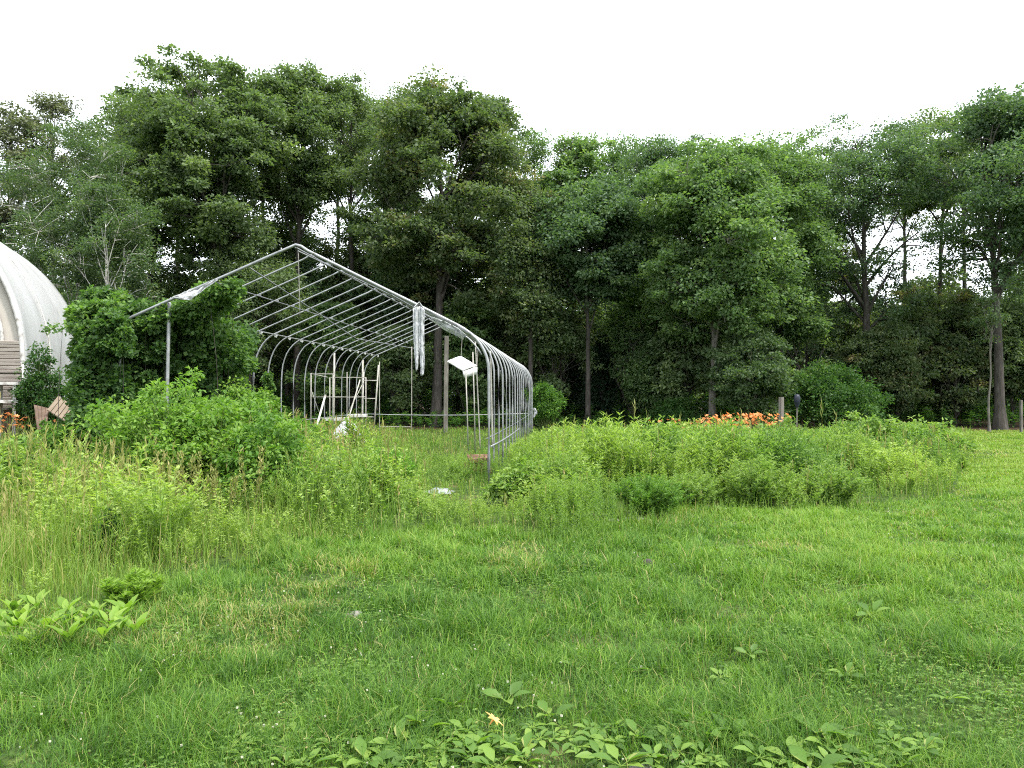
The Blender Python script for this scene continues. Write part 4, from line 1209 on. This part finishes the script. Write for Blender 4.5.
for px, yt, dy in ((311, 373, 0), (333, 374, 0), (325, 377, .7), (362, 377, .7), (347, 372, 0)):
    a = rp(px, yt, dy); b = a.copy(); b[2] = -.05; rtube('upright', a, b, .026 if px != 347 else .02)
for a, b, dy, mt in (((311, 374), (334, 374), 0, 'rustpipe'), ((325, 377), (362, 377), .7, 'rustpipe'), ((311, 397), (347, 397), 0, 'rustpipe'), ((325, 397.5), (362, 397), .7, 'rustpipe'), ((311, 419), (333, 419), 0, 'rustpipe'), ((311, 374), (325, 377), .35, 'rustpipe')):
    rtube('crossbar', rp(*a, dy), rp(*b, dy), .020, mt)
for a, b, dy in (((325, 419.5), (347, 419), .25), ((343, 416.5), (362.5, 416), .75)):
    g = Geo(); c_ = (rp(*a, dy) + rp(*b, dy)) / 2; box(g, c_, (abs(b[0] - a[0]) / FOC * RY, .5, .09), (0, -.02, .05)); g.build('shelf', M['whitewood'], rack, smooth=False)
rtube('brace', rp(312, 392), rp(319, 412), .014)
rtube('brace', rp(345, 418, .1), rp(359, 384, .6), .016)


def plank(name, label, a, b, w, t, Y1, Y2, mat, cat='plank'):
    A_, B_ = at(*a, Y1), at(*b, Y2)
    d = unit(B_ - A_); s = unit(np.cross(d, [0, 1, 0])); nn = np.cross(d, s)
    v = []
    for P_ in (A_, B_):
        for i_, j_ in ((-1, -1), (1, -1), (1, 1), (-1, 1)):
            v.append(P_ + s * w / 2 * i_ + nn * t / 2 * j_)
    g = Geo(); g.add(v, [[0, 1, 2, 3], [7, 6, 5, 4], [0, 4, 5, 1], [1, 5, 6, 2], [2, 6, 7, 3], [3, 7, 4, 0]])
    return tag(g.build(name, M[mat], None, (A_ + B_) / 2, smooth=False), label, cat)


plank('plank', 'white narrow plank leaning against the front of the rack', (325.5, 395), (312.5, 442), .055, .03, 26.0, 24.6, 'whitewood')
plank('pole', 'thin pale pole leaning from the grass up to the right end of the rack', (343, 438), (360, 380), .035, .035, 25.0, 26.2, 'rustpipe', 'pole')
for px, yt, Y_, lb in ((334, 353, 27.4, 'tall pale side pole rising through the rack to the rafters'), (362.5, 360, 28.8, 'tall pale side pole between the rack and the ladder')):
    z_ = CAMH + (HOR - yt) / FOC * Y_
    g = Geo(); tube(g, [[0, 0, -.1], [0, 0, z_ / 2], [.01, 0, z_]], .033, 7, cap=True)
    o = g.build('pole', M['rustpipe']); o.location = ((px - 512) / FOC * Y_, Y_, 0); tag(o, lb, 'pole')

# ladder leaning right of the rack
LYY = 27.5
lc = at(370, 442, LYY); lc[2] = 0
ladder = thing('ladder', 'pale pipe ladder leaning right of the rack with three rungs', 'ladder', lc)
for a, b in (((378.5, 365), (373.2, 441)), ((363.6, 372), (361.5, 441))):
    g = Geo(); A_, B_ = at(*a, LYY + .2), at(*b, LYY); tube(g, [A_, B_], .028, 6, cap=True); g.build('side_rail', M['rustpipe'], ladder, lc)
for a, b in (((363.4, 380.5), (377.4, 380.5)), ((363, 398.5), (376, 398.5)), ((362, 417), (375, 417))):
    g = Geo(); tube(g, [at(*a, LYY + .1), at(*b, LYY + .1)], .018, 6, cap=True); g.build('rung', M['rustpipe'], ladder, lc)

# rotted boards heap by the right leg
bx, by = ground_at(480, 478)
by = 15.6; bx = (479 - 512) / FOC * by
for k, (dx, dz, L_, rz_, lb) in enumerate(((0, .28, .42, .1, 'rotted red-brown board lying on top of the others by the right hoop leg'), (-.06, .16, .40, -.15, 'rotted brown board in the middle of the small pile by the right leg'),
                                           (.07, .05, .46, .2, 'rotted dark board at the bottom of the small pile by the right leg'))):
    g = Geo()
    v = Geo(); box(v, (0, 0, 0), (L_, .3, .10), (.15 - .1 * k, .12 * (k - 1), rz_)); V, Q, R_ = v.arrays()
    g.add(V + rng.normal(0, .012, V.shape), Q, .5)
    o = g.build('rotted_board', M['rust'], smooth=False); o.location = (bx + dx, by + .05 * k, float(gh(bx, by)) + dz + .03); tag(o, lb, 'board')

# ------------------------------------------------------------------ white plastic-covered house at left
CX, CY, TH, RAD, LN, HB = -17.131, 18.516, .34, 4.996, 9.2, 2.456
house = thing('plastic_covered_greenhouse', 'large round-roofed house under white plastic cut off at the left edge', 'greenhouse', (CX, CY, 0), TH)


def arch(rad, n_=40, hb=HB, low=-.1):
    a = np.linspace(0, pi, n_)
    p = np.stack([rad * np.cos(a), hb + rad * np.sin(a)], 1)
    side = [[rad, z] for z in np.linspace(low, hb, 6)[:-1]]
    return np.concatenate([side, p, [[-q[0], q[1]] for q in side[::-1]]])


ap = arch(RAD)
us = np.linspace(0, LN, 22)
P = np.stack([np.stack([ap[:, 0], np.full(len(ap), u_), ap[:, 1]], 1) for u_ in us])
rr_ = np.random.default_rng(5)
P[..., 0] *= 1 + .003 * np.cos(us / LN * 2 * pi * 4)[:, None] + rr_.normal(0, .0012, P.shape[:2])
g = Geo(); sheet(g, P, .03); g.build('cover', M['cover'], house)
for u_, w_, nm in ((-.04, .07, 'front_rim'),):
    g = Geo(); q = arch(RAD + .015); tube(g, np.stack([q[:, 0], np.full(len(q), u_), q[:, 1]], 1), .06, 6); g.build(nm, M['whitewood'], house)
# beige end wall with a white inner rib
def fan(g, rad, y_, z0):
    a = np.linspace(0, pi, 41)
    top = np.stack([rad * np.cos(a), np.full(41, y_), HB + rad * np.sin(a)], 1)
    bot = top.copy(); bot[:, 2] = z0
    P = np.stack([bot * (1 - t) + top * t for t in np.linspace(0, 1, 6)])
    sheet(g, P, .04)


g = Geo(); fan(g, RAD - .06, .12, 1.98); g.build('end_wall', M['endplastic'], house)
g = Geo(); q = arch(RAD - .42, 40, HB, 2.5); tube(g, np.stack([q[:, 0], np.full(len(q), .05), q[:, 1]], 1), .05, 6); g.build('end_rib', M['whitewood'], house)
for z0, z1 in ((1.25, 2.10), (2.14, 2.95)):
    g = Geo()
    nrib = 9
    for k in range(nrib):
        z_ = z0 + (z1 - z0) * (k + .5) / nrib
        box(g, (0, -.03, z_), (2 * RAD + .02, .09, (z1 - z0) / nrib * .74), (.25, 0, 0))
    box(g, (0, .03, (z0 + z1) / 2), (2 * RAD - .02, .03, z1 - z0))
    g.build('ribbed_siding', M['siding'], house, smooth=False)
g = Geo(); box(g, (0, .1, .55), (2 * RAD - .1, .06, 1.3)); g.build('base_wall', M['brownboard'], house, smooth=False)
# batten and dark seam on the white side
for u_ in (3.3,):
    g = Geo(); q = arch(RAD + .02)[:22]; tube(g, np.stack([q[:, 0], np.full(len(q), u_), q[:, 1]], 1), .022, 5); g.build('seam', M['concrete'], house)

hp = lambda x_, y_, z_: np.array([CX + x_ * cos(TH) - y_ * sin(TH), CY + x_ * sin(TH) + y_ * cos(TH), z_])
sh = thing('wooden_bench', 'weathered white two-board bench against the end of the white house', 'bench', hp(4.35, -.65, 0), TH)
for z_, nm in ((1.86, 'top_board'), (1.42, 'lower_board')):
    g = Geo(); box(g, (0, 0, z_), (1.5, .45, .07)); g.build(nm, M['whitewood'], sh, smooth=False)
for x_ in (-.68, -.2, .3, .66):
    g = Geo(); box(g, (x_, 0, .69), (.07, .36, 1.38)); box(g, (x_, 0, 1.64), (.07, .36, .37)); g.build('leg', M['whitewood'], sh, smooth=False)
g = Geo()
a = np.linspace(0, 2 * pi, 17)
for prof in ([(0.001, 1.2), (.20, 1.2), (.21, 1.16), (.17, .62), (.001, .62)],):
    pr = np.array(prof)
    V = np.stack([np.outer(pr[:, 0], np.cos(a)), np.outer(pr[:, 0], np.sin(a)), np.repeat(pr[:, 1:2], 17, 1)], -1)
    i = np.arange(len(pr) - 1)[:, None] * 17; j = np.arange(16)[None]
    g.add(V, np.stack([i + j, i + j + 1, i + 17 + j + 1, i + 17 + j], -1))
box(g, (0, 0, .3), (.5, .4, .62))
o = g.build('planter_block', M['concrete']); o.location = hp(4.45, -1.3, 0); tag(o, 'pale grey planter on a block under the bench by the white house', 'planter')


def board_panel(name, label, corners, mat, grooves, cat='boards'):
    c = np.asarray(corners, float)       # tl, tr, br, bl
    o_ = c.mean(0); g = Geo()
    for k in range(grooves):
        t0, t1 = k / grooves + .012, (k + 1) / grooves - .012
        tl, tr = c[0] * (1 - t0) + c[1] * t0, c[0] * (1 - t1) + c[1] * t1
        bl, br = c[3] * (1 - t0) + c[2] * t0, c[3] * (1 - t1) + c[2] * t1
        sheet(g, np.array([[tl, tr], [bl, br]]), .03)
    return tag(g.build(name, M[mat], None, o_, smooth=False), label, cat)


board_panel('board_panel', 'tan plank panel tilted against the white wall', [at(58, 396, 19.2), at(79, 411, 19.0), at(70, 424, 18.3), at(47, 410, 18.5)], 'tanboard', 6)
board_panel('board_panel', 'dark brown plank panel leaning left of the tan one', [at(34, 405, 18.9), at(50, 409, 18.8), at(46, 428, 18.2), at(38, 430, 18.3)], 'brownboard', 4)


# ------------------------------------------------------------------ vine over the left front of the frame
def vine_clumps():
    r_ = np.random.default_rng(77)
    C, hue, rad = [], [], []

    def blob(px0, px1, py0, py1, Y0, Y1, n_, h, rd=.24):
        for _ in range(n_):
            Yq = r_.uniform(Y0, Y1)
            C.append(at(r_.uniform(px0, px1), r_.uniform(py0, py1), Yq)); hue.append(h + r_.normal(0, .12)); rad.append(rd * r_.uniform(.65, 1.3))
    blob(78, 112, 322, 400, 14.3, 15.2, 70, .36, .20)
    blob(106, 126, 328, 425, 14.25, 15.0, 44, .34, .17)         # left column
    blob(80, 104, 385, 445, 14.2, 15.0, 45, .30, .24)
    blob(74, 112, 304, 330, 14.4, 15.6, 40, .66, .17)
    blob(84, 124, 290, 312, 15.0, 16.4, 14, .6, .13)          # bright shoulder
    blob(96, 168, 312, 334, 15.2, 17.4, 60, .48, .22)         # over the roof edge
    blob(122, 172, 308, 328, 14.9, 15.8, 30, .5, .16)
    blob(165, 215, 306, 334, 15.2, 17.5, 54, .50, .22)
    blob(196, 240, 286, 310, 15.0, 16.6, 26, .64, .15)         # climbing the rafter
    blob(212, 248, 322, 366, 15.4, 18.0, 32, .50, .20)
    blob(176, 226, 325, 420, 15.2, 18.0, 110, .40, .27)        # right column
    blob(216, 244, 340, 420, 16.0, 18.5, 50, .50, .24)
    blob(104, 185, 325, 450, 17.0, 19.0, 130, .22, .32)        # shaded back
    blob(112, 168, 326, 344, 15.0, 16.5, 20, .34, .18)
    blob(180, 250, 405, 450, 14.6, 17.0, 40, .45, .24)
    for t in np.linspace(0, 1, 9):                           # a thin runner reaching left
        C.append(at(76 - 30 * t ** .8, 322 + 9 * t + 3 * sin(6 * t), 14.3)); hue.append(.6); rad.append(.06)
    blob(108, 180, 332, 445, 15.1, 16.8, 210, .36, .21)
    blob(98, 128, 312, 350, 14.15, 14.6, 26, .5, .13)
    blob(120, 164, 330, 440, 14.8, 15.4, 44, .42, .16)
    blob(112, 172, 395, 450, 14.8, 16.0, 50, .34, .22)
    blob(165, 250, 325, 450, 16.4, 18.4, 110, .34, .24)
    # along the rafter
    for t in np.linspace(0, 1, 26):
        x_ = -3.2 + 1.9 * t
        C.append(gp(x_, r_.uniform(.05, .35), RIDGE + .42 * (x_ - APEX) + r_.uniform(-.32, -.06))); hue.append(.6); rad.append(.17)
    # a thin runner up one inner hoop leg
    for t in np.linspace(0, 1, 16):
        C.append(gp(-HALF + r_.normal(0, .05), 7.1, .5 + 1.6 * t)); hue.append(.55); rad.append(.12)
    return np.array(C), np.clip(hue, 0, 1), np.array(rad)


C, hue, rad = vine_clumps()
vo = gp(-3.3, .6, 0)
vine = thing('climbing_vine', 'thick leafy vine swallowing the left front corner of the frame', 'vine', vo)
g = Geo()
clump_leaves(g, C[rad > .08], rad[rad > .08], 125, .085, .074, hue[rad > .08], .85, .8)
clump_leaves(g, C[rad <= .08], .13, 11, .07, .06, .6, .8, .8)
g.build('leaves', M['vine'], vine, vo)
g = Geo()
r_ = np.random.default_rng(5)
for k in range(0, len(C), 16):
    c = C[k]
    root_ = np.array([c[0] + r_.normal(0, .15), c[1] + r_.normal(0, .15), 0])
    if c[2] > .4:
        tube(g, bez(root_, c, .1, 7, .12, r_), np.linspace(.008, .003, 7), 4, r_.random())
g.build('stems', M['bark'], vine, vo)

# ------------------------------------------------------------------ stones and bits
def stone(label, px, py, w, h, mat, seed, name='stone', cat='stone', d=None):
    X_, Y_ = ground_at(px, py)
    g = Geo(); r_ = np.random.default_rng(seed)
    nu, nv = 14, 9
    th = np.linspace(0, 2 * pi, nu + 1)[:-1]; ph = np.linspace(.04, pi - .04, nv)
    T, Pp = np.meshgrid(th, ph, indexing='ij')
    u = np.stack([np.sin(Pp) * np.cos(T), np.sin(Pp) * np.sin(T), np.cos(Pp)], -1)
    lob = unit(r_.normal(0, 1, (7, 3))); amp = r_.uniform(-.22, .25, 7)
    f = 1 + (np.clip(u @ lob.T, 0, 1) ** 3 * amp).sum(-1)
    V = u * f[..., None] * np.array([w / 2, (d or w) / 2 * .8, h / 2])
    i = np.arange(nu)[:, None]; j = np.arange(nv - 1)[None]
    q = np.stack([i * nv + j, i * nv + j + 1, ((i + 1) % nu) * nv + j + 1, ((i + 1) % nu) * nv + j], -1)
    g.add(V, q)
    o = g.build(name, M[mat]); o.location = (X_, Y_, float(gh(X_, Y_)) + h * .12); o.rotation_euler = (0, 0, r_.uniform(0, 6))
    return tag(o, label, cat)


stone('small pale stone lying alone in the lawn, left of centre', 355, 612, .13, .05, 'stone', 1)
stone('pale flat stone at the bottom edge among the plantains', 641, 768, .10, .035, 'stone', 2)
stone('small pale stone among the plantains, bottom right', 668, 752, .06, .04, 'stone', 3)
stone('dark clod in the mown grass below the weeds', 647, 569, .12, .10, 'darkstone', 4, 'earth_clod', 'clod')
stone('grey boulder between the two bright shrubs at right', 880, 453, .75, 1.25, 'stone', 5, 'boulder', 'boulder')
stone('pale broken slab at the foot of the dark-footed bush', 634, 521, .34, .07, 'stone', 6)
stone('smaller pale slab piece left of the broken slab', 614, 523, .18, .06, 'stone', 7)

# dark container on a stake beside the grey post
jx, jy = (797 - 512) / FOC * 28.5, 28.5
jug = thing('bucket', 'dark blue rounded container upended on a stake right of the grey post', 'bucket', (jx, jy, 0))
pr = np.array([(.001, 1.30), (.07, 1.30), (.06, 1.36), (.09, 1.42), (.11, 1.54), (.115, 1.66), (.08, 1.76), (.001, 1.78)])
pr[:, 1] -= .18
a = np.linspace(0, 2 * pi, 17)
g = Geo()
V = np.stack([np.outer(pr[:, 0], np.cos(a)), np.outer(pr[:, 0], np.sin(a)), np.repeat(pr[:, 1:2], 17, 1)], -1)
i = np.arange(len(pr) - 1)[:, None] * 17; j = np.arange(16)[None]
g.add(V, np.stack([i + j, i + j + 1, i + 17 + j + 1, i + 17 + j], -1)); g.build('body', M['navy'], jug)
g = Geo(); tube(g, [[-.03, 0, -.1], [0, 0, 1.2]], .025, 6); g.build('stake', M['oldwood'], jug)

# pale thin stem standing right of the yellowish maple
c_, w_ = make_tree(6.4, 3.6, .9, 321, nclump=26, per=60, leaf=.13, trunk_r=.06, limbs=6, crad=.4, gap=.2)
rt = thing('sapling', 'pale thin-stemmed sapling before the trunk of the right-edge oak', 'tree', ((989 - 512) / FOC * 34.5, 34.5, 0))
w_.build('trunk', M['palebark'], rt); c_.build('crown', M['birch'], rt)

# ------------------------------------------------------------------ camera, light, sky
cam = bpy.data.cameras.new('camera'); co = bpy.data.objects.new('camera', cam); COL.objects.link(co)
co.location = (0, 0, CAMH); co.rotation_euler = (radians(90 + math.degrees(math.atan(10 / FOC))), 0, 0)
cam.sensor_width = 36; cam.lens = 36 * FOC / 1024; cam.clip_end = 2000; cam.clip_start = .05
scene.camera = co

SUN_DIR = unit(np.array([.36, -.30, .88]))
el = math.asin(SUN_DIR[2]); azm = math.atan2(SUN_DIR[0], SUN_DIR[1])
sun = bpy.data.lights.new('sun', 'SUN'); sun.energy = 2.7; sun.angle = radians(6); sun.color = (1, .965, .90)
sun.energy = 2.4
so = bpy.data.objects.new('sun', sun); COL.objects.link(so)
from mathutils import Vector
so.rotation_euler = Vector(SUN_DIR.tolist()).to_track_quat('Z', 'Y').to_euler(); so.location = (10, 0, 40)

w = bpy.data.worlds.new('World'); scene.world = w; w.use_nodes = True
nt = w.node_tree; nt.nodes.clear()
sky = nt.nodes.new('ShaderNodeTexSky'); sky.sky_type = 'NISHITA'; sky.sun_disc = False
sky.sun_elevation = el; sky.sun_rotation = azm; sky.air_density = 1.0; sky.dust_density = 4.0; sky.ozone_density = 1.0
mix = nt.nodes.new('ShaderNodeMix'); mix.data_type = 'RGBA'; mix.inputs[0].default_value = .78
mix.inputs[7].default_value = (7.6, 7.9, 8.3, 1)
bg = nt.nodes.new('ShaderNodeBackground'); bg.inputs[1].default_value = .15
ow = nt.nodes.new('ShaderNodeOutputWorld')
nt.links.new(sky.outputs[0], mix.inputs[6]); nt.links.new(mix.outputs[2], bg.inputs[0]); nt.links.new(bg.outputs[0], ow.inputs[0])

vs = scene.view_settings
vs.view_transform = 'Standard'; vs.look = 'None'; vs.gamma = 1.0; vs.exposure = 1.32; vs.use_curve_mapping = False
cy = scene.cycles
cy.max_bounces = 6; cy.diffuse_bounces = 4; cy.glossy_bounces = 2; cy.transmission_bounces = 4; cy.transparent_max_bounces = 4
cy.use_denoising = False
cy.filter_width = 1.1
cy.caustics_reflective = False; cy.caustics_refractive = False
